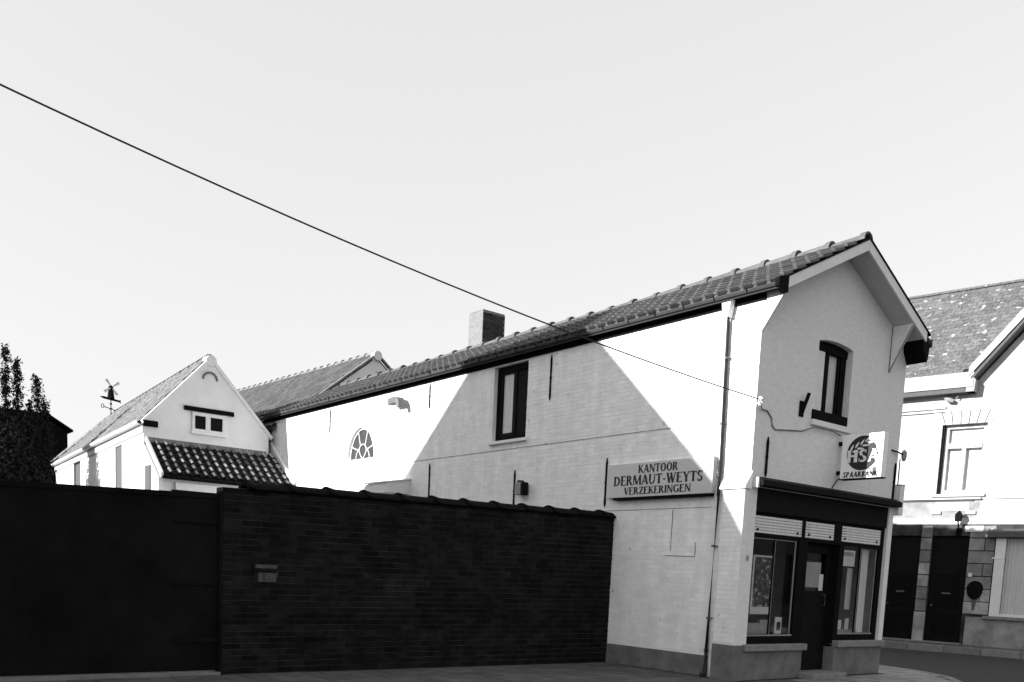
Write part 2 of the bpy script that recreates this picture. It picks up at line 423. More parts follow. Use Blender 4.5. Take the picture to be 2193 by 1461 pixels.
# white sloping cap of the buttress
mb = MB().prism([(-.165, BUZ), (-.165, BUZ+.035), (.0, 3.25), (.0, BUZ)], -.035, .46, 'y')
obj('buttress_cap', mb, 'white', house, bevel=.006)
# ---- roof
roof = obj('roof', MB().prism([(-.16, 5.90), (RX, RZ+.02), (XR+.16, 5.90), (XR+.16, 5.83), (RX, RZ-.06), (-.16, 5.83)], -.36, YB+.9, 'y'), 'interior', house)
ang = math.atan(SL); cs, sn = math.cos(ang), math.sin(ang)
EX, EZT = -.20, 5.93           # lower edge of the tile plane
def FL(u, v, h): return (EX+v*cs-h*sn, -.40+u, EZT+v*sn+h*cs)
TW, TE = .243, .355
prof = tile_prof('flat')
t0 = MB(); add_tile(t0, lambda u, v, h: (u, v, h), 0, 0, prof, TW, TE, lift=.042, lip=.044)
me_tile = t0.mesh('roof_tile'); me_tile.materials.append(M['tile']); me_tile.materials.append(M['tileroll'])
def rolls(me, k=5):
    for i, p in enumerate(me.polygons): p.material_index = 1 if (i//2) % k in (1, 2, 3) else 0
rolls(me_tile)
field = MB(); ntile = 0; NC = int((YB+1.2)/TW); NR = 7
base = Matrix(((0, cs, -sn, EX), (1, 0, 0, -.40), (0, sn, cs, EZT), (0, 0, 0, 1)))
for c in range(NC):
    for r in range(NR):
        if ntile < 300 and c < 43:
            o = link('roof_tile', me_tile, None, roof)
            o.matrix_basis = base @ Matrix.Translation((c*TW+random.uniform(-.003, .003), r*TE+random.uniform(-.006, .006), random.uniform(-.003, .003))) @ Matrix.Rotation(random.uniform(-.006, .006), 4, 'Z'); ntile += 1
        else: add_tile(field, FL, c*TW, r*TE, prof, TW, TE, lift=.042, lip=.044, jit=random.uniform(-.003, .003))
def FRr(u, v, h): return (XR+.1-v*cs+h*sn, YB+.6-u, EZT+v*sn+h*cs)
for c in range(int((YB+1.0)/TW)):
    for r in range(NR): add_tile(field, FRr, c*TW, r*TE, prof, TW, TE)
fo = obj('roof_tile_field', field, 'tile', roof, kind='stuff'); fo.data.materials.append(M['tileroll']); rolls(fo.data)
for k in range(31):
    y0 = -.36+k*.64
    if y0 > YB+.6: break
    dz_ = .012*math.sin(y0*.9)+random.uniform(-.008, .008); dx_ = random.uniform(-.008, .008)
    m_ = MB().halfpipe((RX+dx_, y0, RZ+.035+dz_), (RX, y0+.66, RZ+.022+dz_), .108, .02, 0, 180, 8, r1=.098)
    m_.halfpipe((RX+dx_, y0-.02, RZ+.036+dz_), (RX+dx_, y0+.075, RZ+.036+dz_), .130, .03, -5, 185, 8)
    obj('ridge_tile', m_, 'ridge', roof, smooth=False)
# barge boards, soffit, brackets
BY = -.40
zl = lambda x: RZ+.035-abs(x-RX)*SL
for nm, xa in (('left', .03), ('right', 4.08)):
    s_ = 1 if xa < RX else -1
    mb = MB().prism([(xa, zl(xa)), (RX-.002*s_, zl(RX)), (RX-.002*s_, zl(RX)-.165), (xa, zl(xa)-.165)], BY, BY+.03, 'y')
    obj('barge_board', mb, 'paintwhite', house, bevel=.004)
    mb = MB().prism([(xa-.1*s_, zl(xa)+.03-.1*SL), (RX, zl(RX)+.03), (RX, zl(RX)+.005), (xa-.1*s_, zl(xa)+.005-.1*SL)], BY-.015, BY+.04, 'y')
    obj('verge_strip', mb, 'black', house)
    mb = MB().prism([(xa, zl(xa)-.13), (RX, zl(RX)-.13), (RX, zl(RX)-.15), (xa, zl(xa)-.15)], BY+.03, -.001, 'y')
    obj('soffit', mb, 'soffit', house)
for xa, xb in ((.0, .035), (3.63, 3.66)):
    z_ = zl(xa+.01)-.15
    obj('eave_bracket', MB().prism([(-.001, 5.32), (-.001, z_), (BY+.03, z_), (BY+.03, z_-.05)], xa-.002, xb, 'x'), 'paintwhite' if xa < 1 else 'plaster', house)
obj('bracket_edge', MB().bar((3.625, -.006, 5.32), (3.625, BY+.03, zl(3.63)-.2), .015, .012).bar((3.625, -.006, 5.32), (3.625, -.006, zl(3.63)-.16), .012, .012, (1, 0, 0)), 'plinth', house)
# gutters
def gutter(x, nm, m, d=1):
    g = obj('gutter', MB().halfpipe((x, -.34, 5.965), (x, YB+.2, 5.955), .085, .006, 180, 360, 10), m, house, smooth=False)
    obj('gutter_bead', MB().tube([(x-.085*d, -.34, 5.968), (x-.085*d, YB+.2, 5.958)], .011, 6), m, g)
    for k in range(30):
        y = .2+k*.62
        if y > YB: break
        h = MB()
        pts = [(x-.09*math.cos(R(a)), y, 5.965-.092*math.sin(R(a))) for a in range(-10, 191, 20)]
        for p, q in zip(pts, pts[1:]): h.bar(p, q, .025, .006, (0, 1, 0))
        obj('gutter_hook', h, 'iron', g)
    return g
g1 = gutter(-.11, 'l', 'zinc'); gutter(XR+.12, 'r', 'zinc', -1)
obj('gutter_end', MB().prism([(-.21, 5.97), (.03, 6.02), (.03, 5.80), (-.05, 5.78), (-.20, 5.86)], -.40, -.33, 'y'), 'black', house)
obj('eave_end_box', MB().prism([(4.0, 5.98), (4.26, 5.86), (4.24, 5.64), (4.21, 5.55), (4.17, 5.58), (4.06, 5.74)], -.37, 0.6, 'y'), 'black', house)
obj('fascia', MB().box(-.03, -.004, -.05, YB, 5.765, 5.90), 'black', house)
obj('eave_soffit', MB().box(-.17, -.03, -.32, YB, 5.855, 5.875), 'black', house)
# drain pipe
dp = obj('drain_pipe', MB().tube([(-.08, .60, 5.86), (-.075, .60, 5.70), (-.06, .60, 5.55), (-.055, .55, 3.3), (-.055, .585, .42)], .027, 10), 'pipe', house, smooth=True)
obj('pipe_hopper', MB().prism([(.50, 5.90), (.70, 5.90), (.66, 5.66), (.56, 5.60)], -.14, -.03, 'x'), 'white', dp)
obj('pipe_shoe', MB().tube([(-.055, .585, .45), (-.055, .585, .12), (-.10, .57, .04), (-.17, .56, .03)], .038, 10), 'pipe', dp)
for z in (5.0, 4.0, 3.25, 2.1, .95): obj('pipe_clip', MB().tube([(-.055, .585, z-.015), (-.055, .585, z+.015)], .035, 10).bar((-.05, .54, z), (.0, .54, z), .01, .02), 'zinc', dp)
# chimney
chm = thing('chimney_stack', None, None); chm.parent = house
mb = MB(); mb.box(2.28, 2.98, 10.36, 10.96, 6.4, 8.08); c_ = obj('stack_core', mb, 'chimneyw', chm)
mb = MB()
for r in range(18):
    z = 6.755+r*.072; x = 2.285-(r % 2)*.11
    while x < 2.97:
        a, b = max(x, 2.285), min(x+.21, 2.975)
        if b-a > .03: mb.box(a, b-.01, 10.348-random.uniform(0, .004), 10.37, z, z+.062)
        x += .22
obj('chimney_brickwork', mb, 'chimney', chm, kind='stuff')
mb = MB().box(2.29, 2.97, 10.37, 10.95, 8.08, 8.11); obj('chimney_cap', mb, 'plinth', chm)
# wall anchors
def anchor(p, axis, z0, z1):
    mb = MB()
    if axis == 'x': T = lambda a, z: (-.03, p+a, z)
    else: T = lambda a, z: (p+a, -.03, z)
    prof = [(.0, z0), (.019, z0+.06), (.016, (z0+z1)/2-.03), (.026, (z0+z1)/2), (.016, (z0+z1)/2+.03), (.019, z1-.08), (.0, z1)]
    pts = [(a, z) for a, z in prof]+[(-a, z) for a, z in prof[-2:0:-1]]
    if axis == 'x': mb.prism([(p+a, z) for a, z in pts], -.028, -.003, 'x')
    else: mb.prism([(p+a, z) for a, z in pts], -.028, 0.0, 'y')
    obj('wall_anchor', mb, 'iron', house)
for y, z0, z1 in ((4.86, 4.87, 5.72), (9.12, 5.19, 5.74), (14.06, 5.08, 5.72), (9.02, 2.95, 3.94), (5.84, 2.75, 3.61), (3.17, 2.79, 3.66), (.60, 2.86, 3.50)): anchor(y, 'x', z0, z1)
for x, z0, z1 in ((.34, 3.19, 3.80), (4.12, 3.14, 3.82)): anchor(x, 'y', z0, z1)

# ---- side window
def winpart(nm, parts, mat_, parent): 
    mb = MB()
    for b in parts: mb.box(*b)
    return obj(nm, mb, mat_, parent)
sw = thing('side_window', None, None); sw.parent = house
xa, xb = .09, .15
winpart('window_frame', [(xa, xb, 6.60, 6.69, 4.24, 5.74), (xa, xb, 5.57, 5.63, 4.24, 5.74), (xa, xb, 5.63, 6.60, 4.24, 4.34), (xa, xb, 5.63, 6.60, 5.62, 5.74)], 'black', sw)
winpart('casement', [(xa+.012, xb, 6.53, 6.60, 4.34, 5.62), (xa+.012, xb, 6.06, 6.16, 4.34, 5.62), (xa+.012, xb, 6.16, 6.53, 4.34, 4.40), (xa+.012, xb, 6.16, 6.53, 5.59, 5.62)], 'dark', sw)
obj('pane', MB().box(.125, .13, 6.16, 6.53, 4.40, 5.59), 'glass', sw); obj('pane', MB().box(.125, .13, 5.63, 6.06, 4.34, 5.62), 'dark', sw)
mb = MB()
for i in range(10): y = 6.14+i*.042; mb.quad((.145+.01*(i % 2), y, 4.35), (.145+.01*((i+1) % 2), y+.042, 4.35), (.145+.01*((i+1) % 2), y+.042, 5.62), (.145+.01*(i % 2), y, 5.62))
obj('curtain', mb, 'curtain', sw)
obj('window_sill', MB().prism([(-.07, 4.165), (-.07, 4.225), (.10, 4.25), (.10, 4.165)], 5.51, 6.74, 'y'), 'white', sw, bevel=.005)
# ---- arched window
aw = thing('arched_window', None, None); aw.parent = house
def arc_pts(cy, z0, ry, rz, n=16): return [(cy-ry*math.cos(math.pi*i/n), z0+rz*math.sin(math.pi*i/n)) for i in range(n+1)]
mb = MB(); AH = az1-az0
o1, o2 = arc_pts(ac, az0+.0, ar, AH), arc_pts(ac, az0, ar-.06, AH-.05)
for i in range(16): mb.prism([o1[i], o1[i+1], o2[i+1], o2[i]], .06, .11, 'x')
mb.box(.06, .11, ay0+.05, ay1-.05, az0, az0+.045)
obj('window_frame', mb, 'paintwhite', aw)
mb = MB(); bars = []
i1 = arc_pts(ac, az0+.24, .19, .17, 10)
bars += list(zip(i1, i1[1:]))
def pol(t, k): return (ac-(ar-.05)*math.cos(R(t))*k, az0+(AH-.04)*math.sin(R(t))*k)
bars += [((ac-.12, az0+.37), pol(68, 1)), ((ac+.12, az0+.37), pol(112, 1)), ((ac-.19, az0+.25), pol(28, 1.0)), ((ac+.19, az0+.25), pol(152, 1.0))]
l1 = [(ac-.36+.0*k, az0+.02) for k in (0,)]
def curve(a, b, bend, n=5): return [(a[0]+(b[0]-a[0])*i/n+bend*math.sin(math.pi*i/n), a[1]+(b[1]-a[1])*i/n) for i in range(n+1)]
for c in (curve((ac-.37, az0+.03), (ac-.15, az0+.34), -.05), curve((ac+.37, az0+.03), (ac+.15, az0+.34), .05), curve((ac, az0+.03), (ac-.19, az0+.25), -.02), curve((ac, az0+.03), (ac+.19, az0+.25), .02), curve((ac-.40, az0+.03), (ac-.37, az0+.03), 0)):
    bars += list(zip(c, c[1:]))
for k, (p, q) in enumerate(bars): mb.bar((.075+.0006*(k % 7), p[0], p[1]), (.075+.0006*(k % 7), q[0], q[1]), .022, .030, (1, 0, 0))
obj('glazing_bars', mb, 'paintwhite', aw)
obj('pane', MB().prism(arc_pts(ac, az0, ar-.02, AH-.02), .09, .094, 'x'), 'panedark', aw)
# ---- gable window
gwn = thing('gable_window', None, None); gwn.parent = house
ya, yb = .12, .17
head = [(x, z-.004) for x, z in seg]
mb = MB().prism([(hx0+.003, 5.36), (hx1-.003, 5.36)]+[(min(max(x, hx0+.003), hx1-.003), z) for x, z in head[::-1]], ya-.02, yb, 'y'); obj('head_board', mb, 'black', gwn)
winpart('window_frame', [(1.84, 1.99, ya, yb, 4.38, 5.36), (2.34, 2.487, ya, yb, 4.38, 5.36)], 'black', gwn)
obj('side_panel', MB().box(1.502, 1.838, .105, .16, 4.38, 5.36), 'plaster', gwn)
winpart('glazing_bar', [(2.28, 2.305, ya+.01, yb, 4.38, 5.36)], 'dark', gwn)
obj('bottom_rail', MB().box(1.44, 2.44, -.03, yb, 4.225, 4.38), 'black', gwn, bevel=.006)
obj('pane', MB().box(1.5, 2.46, .15, .154, 4.3, 5.4), 'glass', gwn)
mb = MB()
for i in range(22): x = 1.5+i*.044; mb.quad((x, .172+.012*(i % 2), 4.3), (x+.044, .172+.012*((i+1) % 2), 4.3), (x+.044, .172+.012*((i+1) % 2), 5.45), (x, .172+.012*(i % 2), 5.45))
obj('curtain', mb, 'curtain', gwn)
obj('window_sill', MB().prism([(-.075, 4.135), (-.075, 4.19), (.0, 4.222), (.0, 4.135)], 1.42, 2.56, 'x'), 'plaster', gwn) if False else obj('window_sill', MB().box(1.42, 2.56, -.06, 0.0, 4.13, 4.22), 'plaster', gwn, bevel=.006)

# ---- shop front
sf = thing('shop_front', None, None); sf.parent = house
obj('fascia_board', MB().box(ox0-.0, ox1+.0, .015, .11, 2.655, 3.03), 'dark', sf)
obj('canopy', MB().prism([(-.17, 3.03), (-.17, 3.12), (.0, 3.185), (.0, 3.03)], .10, 4.20, 'x'), 'dark', sf, bevel=.006)
obj('canopy_end', MB().box(.055, .10, -.10, -.001, 3.0, 3.16), 'paintwhite', sf, bevel=.006)
DX0, DX1 = 1.72, 2.66         # door recess
winpart('shop_frame', [(ox0, 4.06, .05, .11, 2.27, 2.325), (ox0, 4.06, .06, .112, 2.60, 2.66), (1.46, 1.72, .045, .12, .56, 2.66), (2.66, 2.80, .045, .12, .56, 2.66), (3.93, 4.06, .045, .12, .56, 2.66), (ox0, .215, .045, .12, .56, 2.66), (.215, 1.46, .05, .12, .56, .70), (2.80, 3.93, .05, .12, .60, .72), (1.50, 1.60, .046, .121, 2.3, 2.66), (2.44, 2.66, .044, .121, 2.3, 2.66)], 'black', sf)
for x0, x1 in ((.215, 1.50), (1.60, 2.44), (2.68, 3.93)):
    tp = thing('transom_shutter', None, None); tp.parent = house
    n = 6
    for i in range(n):
        z0 = 2.33+i*.27/n
        obj('slat', MB().prism([(.055, z0), (.04, z0+.006), (.043, z0+.27/n-.006), (.055, z0+.27/n-.002), (.075, z0+.27/n-.002), (.075, z0)], x0+.004, x1-.004, 'x'), 'curtain', tp)
    for xb_ in (x0+.10, x1-.12): obj('lock_bolt', MB().tube([(xb_, .045, 2.385), (xb_, .03, 2.385)], .022, 8), 'black', tp)
for x0, x1, z0, mx in ((.215, 1.46, .70, .84), (2.80, 3.93, .72, 3.36)):
    ws = thing('shop_window', None, None); ws.parent = house
    obj('pane', MB().box(x0, x1, .085, .089, z0, 2.27), 'glass', ws)
    obj('glazing_bar', MB().box(mx, mx+.035, .06, .10, z0, 2.27), 'dark', ws)
    obj('bottom_bead', MB().box(x0, x1, .052, .083, z0, z0+.022), 'lampgrey', ws)
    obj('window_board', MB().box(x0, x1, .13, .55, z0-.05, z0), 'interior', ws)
obj('window_sill', MB().box(.10, 1.74, -.085, .05, .465, .575), 'sillstone', house, bevel=.012)
obj('window_sill', MB().box(2.66, 4.20, -.085, .05, .50, .615), 'sillstone', house, bevel=.012)
obj('apron_wall', MB().prism([(.19, -.012), (1.70, -.012), (1.70, .42), (.19, .42)], 0, .466), 'plinth', house)
obj('apron_wall', MB().prism([(2.68, -.012), (4.19, -.012), (4.19, .42), (2.68, .42)], 0, .50), 'plinth', house)
obj('right_pier', MB().box(4.062, 4.205, -.014, .10, .615, 3.03), 'paintwhite', house)
# interior of the shop window
obj('poster_frame', MB().box(.62, .66, .30, .31, 1.10, 2.0).box(1.16, 1.20, .30, .31, 1.10, 2.0).box(.62, 1.2, .299, .309, 1.04, 1.16).box(.66, 1.16, .302, .308, 1.97, 2.0), 'paper', sf)
obj('poster_print', MB().box(.66, 1.16, .3045, .307, 1.16, 1.97), 'poster', sf)
for b_ in ((.222, .230, .070, .084, .72, 2.26), (1.40, 1.412, .065, .084, .72, 2.26), (.23, 1.40, .068, .082, 2.245, 2.256), (3.352, 3.358, .052, .06, .74, 2.26), (.832, .838, .052, .06, .72, 2.26), (3.885, 3.895, .07, .084, .74, 2.26)): obj('pane_edge', MB().box(*b_), 'lampgrey', sf)
obj('window_notice', MB().box(.25, .38, .20, .204, 1.05, 2.0), 'paper', sf)
obj('window_notice', MB().box(2.83, 3.28, .12, .124, 1.92, 2.20), 'paper', sf)
obj('notice_heading', MB().box(2.88, 3.22, .116, .119, 2.10, 2.165), 'lampgrey', sf)
obj('counter_card', MB().box(1.22, 1.40, .22, .24, .72, 1.0), 'paper', sf)
obj('card_mark', MB().box(1.26, 1.36, .215, .219, .78, .92), 'ink', sf)
obj('blind', MB().box(3.45, 3.62, .35, .36, 1.15, 1.9), 'paper', sf)
obj('blind', MB().box(2.98, 3.25, .42, .43, .95, 1.80), 'poster', sf)
for q_, (x0, x1, yy) in enumerate(((3.62, 3.92, .20), (2.81, 2.95, .30))):
    m_ = MB(); nn_ = int((x1-x0)/.03)
    for i in range(nn_):
        a, b = x0+i*.03, x0+i*.03+.03; m_.quad((a, yy+.018*(i % 2), .74), (b, yy+.018*((i+1) % 2), .74), (b, yy+.018*((i+1) % 2), 2.25), (a, yy+.018*(i % 2), 2.25))
    obj('side_curtain', m_, 'curtain' if q_ == 0 else 'lampgrey', sf)
m_ = MB(); rp = random.Random(5)
for i in range(70):
    c_ = Vector((3.02+rp.gauss(0, .07), .33+rp.gauss(0, .05), 1.02+abs(rp.gauss(0, .16)))); d_ = Vector((rp.gauss(0, 1), rp.gauss(0, 1), rp.gauss(.3, 1))).normalized()*.06; e_ = d_.cross(Vector((rp.random(), 1, .2))).normalized()*.02
    m_.quad(c_-d_, c_+e_, c_+d_, c_-e_)
obj('pot_plant', m_, 'leaf', sf)
obj('plant_pot', MB().tube([(3.02, .33, .73), (3.02, .33, .93)], [.07, .10], 10), 'paper', sf)
obj('display_step', MB().box(2.85, 3.55, .14, .36, .725, .80), 'lampgrey', sf)
for b_ in ((2.86, 3.02, .20, .205, .80, 1.0), (3.10, 3.22, .24, .245, .80, .96), (3.30, 3.42, .22, .225, .80, .99)): obj('leaflet', MB().box(*b_), 'paper', sf)
for b_ in ((.45, .80, .22, .26, .72, .90), (.86, 1.12, .26, .30, .72, .95)): obj('folder', MB().box(*b_), 'lampgrey', sf)
# recessed door
dr = thing('shop_door', None, None); dr.parent = house
winpart('door_leaf', [(DX0, DX0+.12, .20, .25, .09, 2.27), (DX1-.12, DX1, .20, .25, .09, 2.27), (DX0+.12, DX1-.12, .20, .25, .09, 1.46), (DX0+.12, DX1-.12, .20, .25, 2.1, 2.27)], 'dark', dr)
obj('pane', MB().box(DX0+.12, DX1-.12, .22, .225, 1.46, 2.1), 'glass', dr)
obj('door_notice', MB().box(1.88, 2.40, .212, .217, 1.52, 1.95), 'lampgrey', dr)
obj('door_notice', MB().box(2.36, 2.48, .206, .211, 1.47, 1.75), 'paper', dr)
obj('door_handle', MB().tube([(2.50, .20, 1.22), (2.50, .15, 1.22), (2.50, .15, 1.40), (2.50, .20, 1.40)], .009, 6), 'zinc', dr)
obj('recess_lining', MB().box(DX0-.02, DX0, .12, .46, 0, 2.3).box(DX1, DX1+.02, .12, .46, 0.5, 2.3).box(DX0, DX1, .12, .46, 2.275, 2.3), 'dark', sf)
obj('recess_plinth', MB().box(DX1, DX1+.019, -.01, .46, 0, .499), 'plinth', sf)
obj('door_step', MB().box(DX0-.06, DX1+.0, -.30, .46, -.02, .085), 'sillstone', house, bevel=.015)

# ------------------------------------------------------------------ serif lettering built stroke by stroke
def ell(cx, cy, rx, ry, a0, a1, tx, ty, n=12):
    o = [(cx+rx*math.cos(R(a0+(a1-a0)*i/n)), cy+ry*math.sin(R(a0+(a1-a0)*i/n))) for i in range(n+1)]
    q = [(cx+(rx-tx)*math.cos(R(a0+(a1-a0)*i/n)), cy+(ry-ty)*math.sin(R(a0+(a1-a0)*i/n))) for i in range(n+1)]
    return [[o[i], o[i+1], q[i+1], q[i]] for i in range(n)]
def glyph(c, T=.17, t=.075):
    P = []
    def L(x0, y0, x1, y1, w, flare=True):
        if abs(y1-y0) > .3:        # upright or diagonal stroke, measured across
            P.append([(x0-w/2, y0), (x0+w/2, y0), (x1+w/2, y1), (x1-w/2, y1)])
        else: P.append([(x0, y0-w/2), (x1, y1-w/2), (x1, y1+w/2), (x0, y0+w/2)])
    def F(x, y, w=.26): P.append([(x-w/2, y-.0), (x+w/2, y-.0), (x+w/2, y+.05), (x-w/2, y+.05)] if y < .5 else [(x-w/2, y-.05), (x+w/2, y-.05), (x+w/2, y), (x-w/2, y)])
    def stem(x, w=T): L(x, 0, x, 1, w); F(x, 0); F(x, 1)
    W_ = .7
    if c == 'K': stem(.14); L(.22, .45, .60, 1, t); L(.30, .56, .64, 0, T); F(.60, 1, .2); F(.66, 0, .24); W_ = .74
    elif c == 'A': L(.10, 0, .37, 1, t); L(.37, 1, .66, 0, T); L(.18, .32, .55, .32, t); F(.10, 0, .2); F(.66, 0, .26); W_ = .76
    elif c == 'N': L(.12, 0, .12, 1, t); L(.14, 1, .66, 0, T); L(.68, 0, .68, 1, t); F(.12, 0, .2); F(.68, 1, .2); F(.10, 1, .2); W_ = .80
    elif c == 'T': stem(.34); P.pop(); L(.02, .955, .66, .955, .09); P.append([(.0, .76), (.05, .76), (.09, 1), (.02, 1)]); P.append([(.63, .76), (.68, .76), (.66, 1), (.59, 1)]); W_ = .68
    elif c in 'OG':
        P += ell(.40, .5, .38, .52, (0 if c == 'O' else 40), (360 if c == 'O' else 340), T, t, 20); W_ = .80
        if c == 'G': L(.68, .05, .68, .45, T*.9); F(.66, .45-.0, .26); P.append([(.60, .80), (.70, .80), (.72, .98), (.66, .98)]); W_ = .82
    elif c in 'RPB':
        stem(.14); P += ell(.30, .75, .28, .25, -90, 90, T, t, 9); P.append([(.14, .93), (.31, .93), (.31, 1), (.14, 1)]); P.append([(.14, .50), (.31, .50), (.31, .57), (.14, .57)])
        W_ = .64
        if c == 'R': L(.36, .52, .62, 0, T); F(.63, 0, .2); W_ = .74
        if c == 'B': P += ell(.32, .27, .32, .27, -90, 90, T, t, 9); P.append([(.14, 0), (.33, 0), (.33, .07), (.14, .07)]); W_ = .70
    elif c == 'D': stem(.14); P += ell(.28, .5, .46, .5, -90, 90, T, t, 14); P.append([(.14, .93), (.30, .93), (.30, 1), (.14, 1)]); P.append([(.14, 0), (.30, 0), (.30, .07), (.14, .07)]); W_ = .80
    elif c == 'E':
        stem(.14)
        for y, e in ((.04, .60), (.52, .48), (.96, .57)): L(.14, y, e, y, .08)
        P.append([(.53, .0), (.60, .0), (.62, .22), (.57, .22)]); P.append([(.51, 1), (.57, 1), (.57, .78), (.53, .78)]); W_ = .64
    elif c == 'M': L(.10, 0, .14, 1, t); L(.17, 1, .48, .04, T); L(.48, .04, .80, 1, t); L(.82, 1, .86, 0, T); F(.10, 0, .2); F(.87, 0, .26); W_ = .98
    elif c == 'U': L(.16, 1, .16, .36, T); P += ell(.39, .36, .315, .38, 180, 360, T*.75, t*1.2, 12); L(.67, .36, .67, 1, t); F(.16, 1); F(.67, 1, .2); W_ = .80
    elif c == 'V': L(.12, 1, .38, 0, T); L(.64, 1, .38, 0, t); F(.12, 1); F(.64, 1, .2); W_ = .74
    elif c == 'W': L(.12, 1, .34, 0, T); L(.34, 0, .54, .98, t); L(.50, 1, .72, 0, T); L(.72, 0, .96, 1, t); F(.12, 1); F(.96, 1, .2); W_ = 1.06
    elif c == 'Y': L(.12, 1, .36, .42, T); L(.62, 1, .38, .42, t); L(.37, 0, .37, .46, T); F(.37, 0); F(.12, 1); F(.62, 1, .2); W_ = .72
    elif c == 'S': P += ell(.30, .75, .26, .27, 35, 268, T*.85, t*1.3, 12); P += ell(.30, .25, .28, .27, -145, 92, T*.9, t*1.3, 12); P.append([(.46, .72), (.52, .72), (.54, .96), (.50, .96)]); P.append([(.04, .04), (.08, .04), (.10, .30), (.04, .30)]); W_ = .62
    elif c == 'Z': L(.04, .955, .60, .955, .09); L(.04, .045, .62, .045, .09); L(.13, .02, .52, .98, T); P.append([(.04, .76), (.09, .76), (.11, 1), (.04, 1)]); P.append([(.57, 0), (.64, 0), (.64, .24), (.59, .24)]); W_ = .66
    elif c == 'I': stem(.15); W_ = .30
    elif c == 'H': stem(.14); stem(.62); L(.14, .52, .62, .52, t*1.3); W_ = .76
    elif c == '-': L(.06, .42, .34, .42, .12); W_ = .40
    elif c == '1': L(.2, 0, .2, 1, T); P.append([(.05, .8), (.2, .95), (.2, .8), (.12, .74)]); W_ = .4
    else: W_ = .3
    return P, W_
def lettering(name, txt, Fm, width, height, m, parent, T=.17, slant=0.0, gap=.03, depth=.003, t=.075):
    """Fm(a, b, d): a to the right in the reading direction, b up, d out; text is centred on a = 0, baseline b = 0"""
    adv = []; x = 0
    for c in txt:
        g, w_ = glyph(c, T, t); adv.append((g, x)); x += w_+gap
    tot = x-gap; sx = width/tot; mb = MB(); k = 0
    for g, x0 in adv:
        for poly in g:
            d = depth+.00025*(k % 9); k += 1
            mb.quad(*[Fm((px+x0+slant*py-tot/2)*sx, py*height, d) for px, py in poly])
    return obj(name, mb, m, parent)

# ---- insurance office sign on the side wall
sg = thing('office_sign', 'pale rectangular sign reading KANTOOR DERMAUT-WEYTS VERZEKERINGEN on the white side wall', 'sign', loc=(0, 0, 0))
obj('sign_box', MB().box(-.10, -.012, .66, 3.06, 2.93, 3.51), 'sign', sg, bevel=.006)
obj('sign_shade_strip', MB().box(-.115, -.011, .68, 2.86, 2.885, 2.929), 'black', sg)  # black strip standing in for the shade under the sign
def FS(yc, zb, tilt=0): return lambda a, b, d: (-.101-d, yc-a, zb+b)
lettering('lettering', 'KANTOOR', FS(1.845, 3.335), .90, .135, 'ink', sg, .21, t=.10)
lettering('lettering', 'DERMAUT-WEYTS', FS(1.865, 3.135), 2.02, .165, 'ink', sg, .21, t=.10)
lettering('lettering', 'VERZEKERINGEN', FS(1.855, 2.975), 1.52, .125, 'ink', sg, .21, t=.10)
# ---- projecting bank sign
ps = thing('projecting_sign', 'white box sign with round wheat emblem reading HSA SPAARBANK projecting from the gable', 'sign', loc=(0, 0, 0))
PX = 2.25
obj('sign_box', MB().box(PX, PX+.14, -.83, -.09, 3.34, 4.055), 'signwhite', ps, bevel=.008)
obj('sign_rim', MB().box(PX-.004, PX+.144, -.838, -.082, 3.326, 3.342), 'black', ps)
for z in (3.93, 3.45): obj('wall_bracket', MB().box(PX+.03, PX+.10, -.09, -.001, z-.03, z+.03), 'iron', ps)
cy_, cz_, rr = -.475, 3.745, .285
def FP(a, b, d): return (PX-.001-d, cy_-a, cz_+b)
mb = MB(); mb.quad(*[FP(rr*math.cos(R(t)), rr*math.sin(R(t))*.98, .002) for t in range(0, 360, 10)])
obj('emblem_disc', mb, 'emblem', ps)
mb = MB(); 
def leaf(x, y, ang_, l, wd, d):
    c_, s_ = math.cos(R(ang_)), math.sin(R(ang_)); pts = [(0, 0), (.3, .5), (.65, .45), (1, 0), (.65, -.45), (.3, -.5)]
    mb.quad(*[FP(x+(p*l*c_-q*wd*s_), y+(p*l*s_+q*wd*c_), d) for p, q in pts])
k = 0
for i in range(5):
    bx, by = -.225+i*.085, .04+i*.042
    leaf(bx, by, 62-i*5, .125, .036, .0040+.0003*k); k += 1
    leaf(bx+.03, by-.005, -6+i*3, .135, .036, .0040+.0003*k); k += 1
mb.quad(*[FP(*p, .0075) for p in ((.10, .255), (.20, .215), (.262, .13), (.285, .0), (.262, .0), (.235, .11), (.17, .18), (.09, .215))])
obj('emblem_wheat', mb, 'paintwhite', ps)
lettering('emblem_letters', 'HSA', lambda a, b, d: FP(a+.015, b-.145, d+.006), .57, .20, 'paintwhite', ps, .24, gap=.05, t=.12)
lettering('lettering', 'SPAARBANK', lambda a, b, d: (PX-.001-d, -.46-a, 3.360+b), .62, .090, 'ink', ps, .26, slant=.08, gap=.07, t=.16)
# ---- house number
lettering('house_number', '11', lambda a, b, d: (.06+a, -.005-d, 1.88+b), .07, .085, 'lampgrey', house, .25)
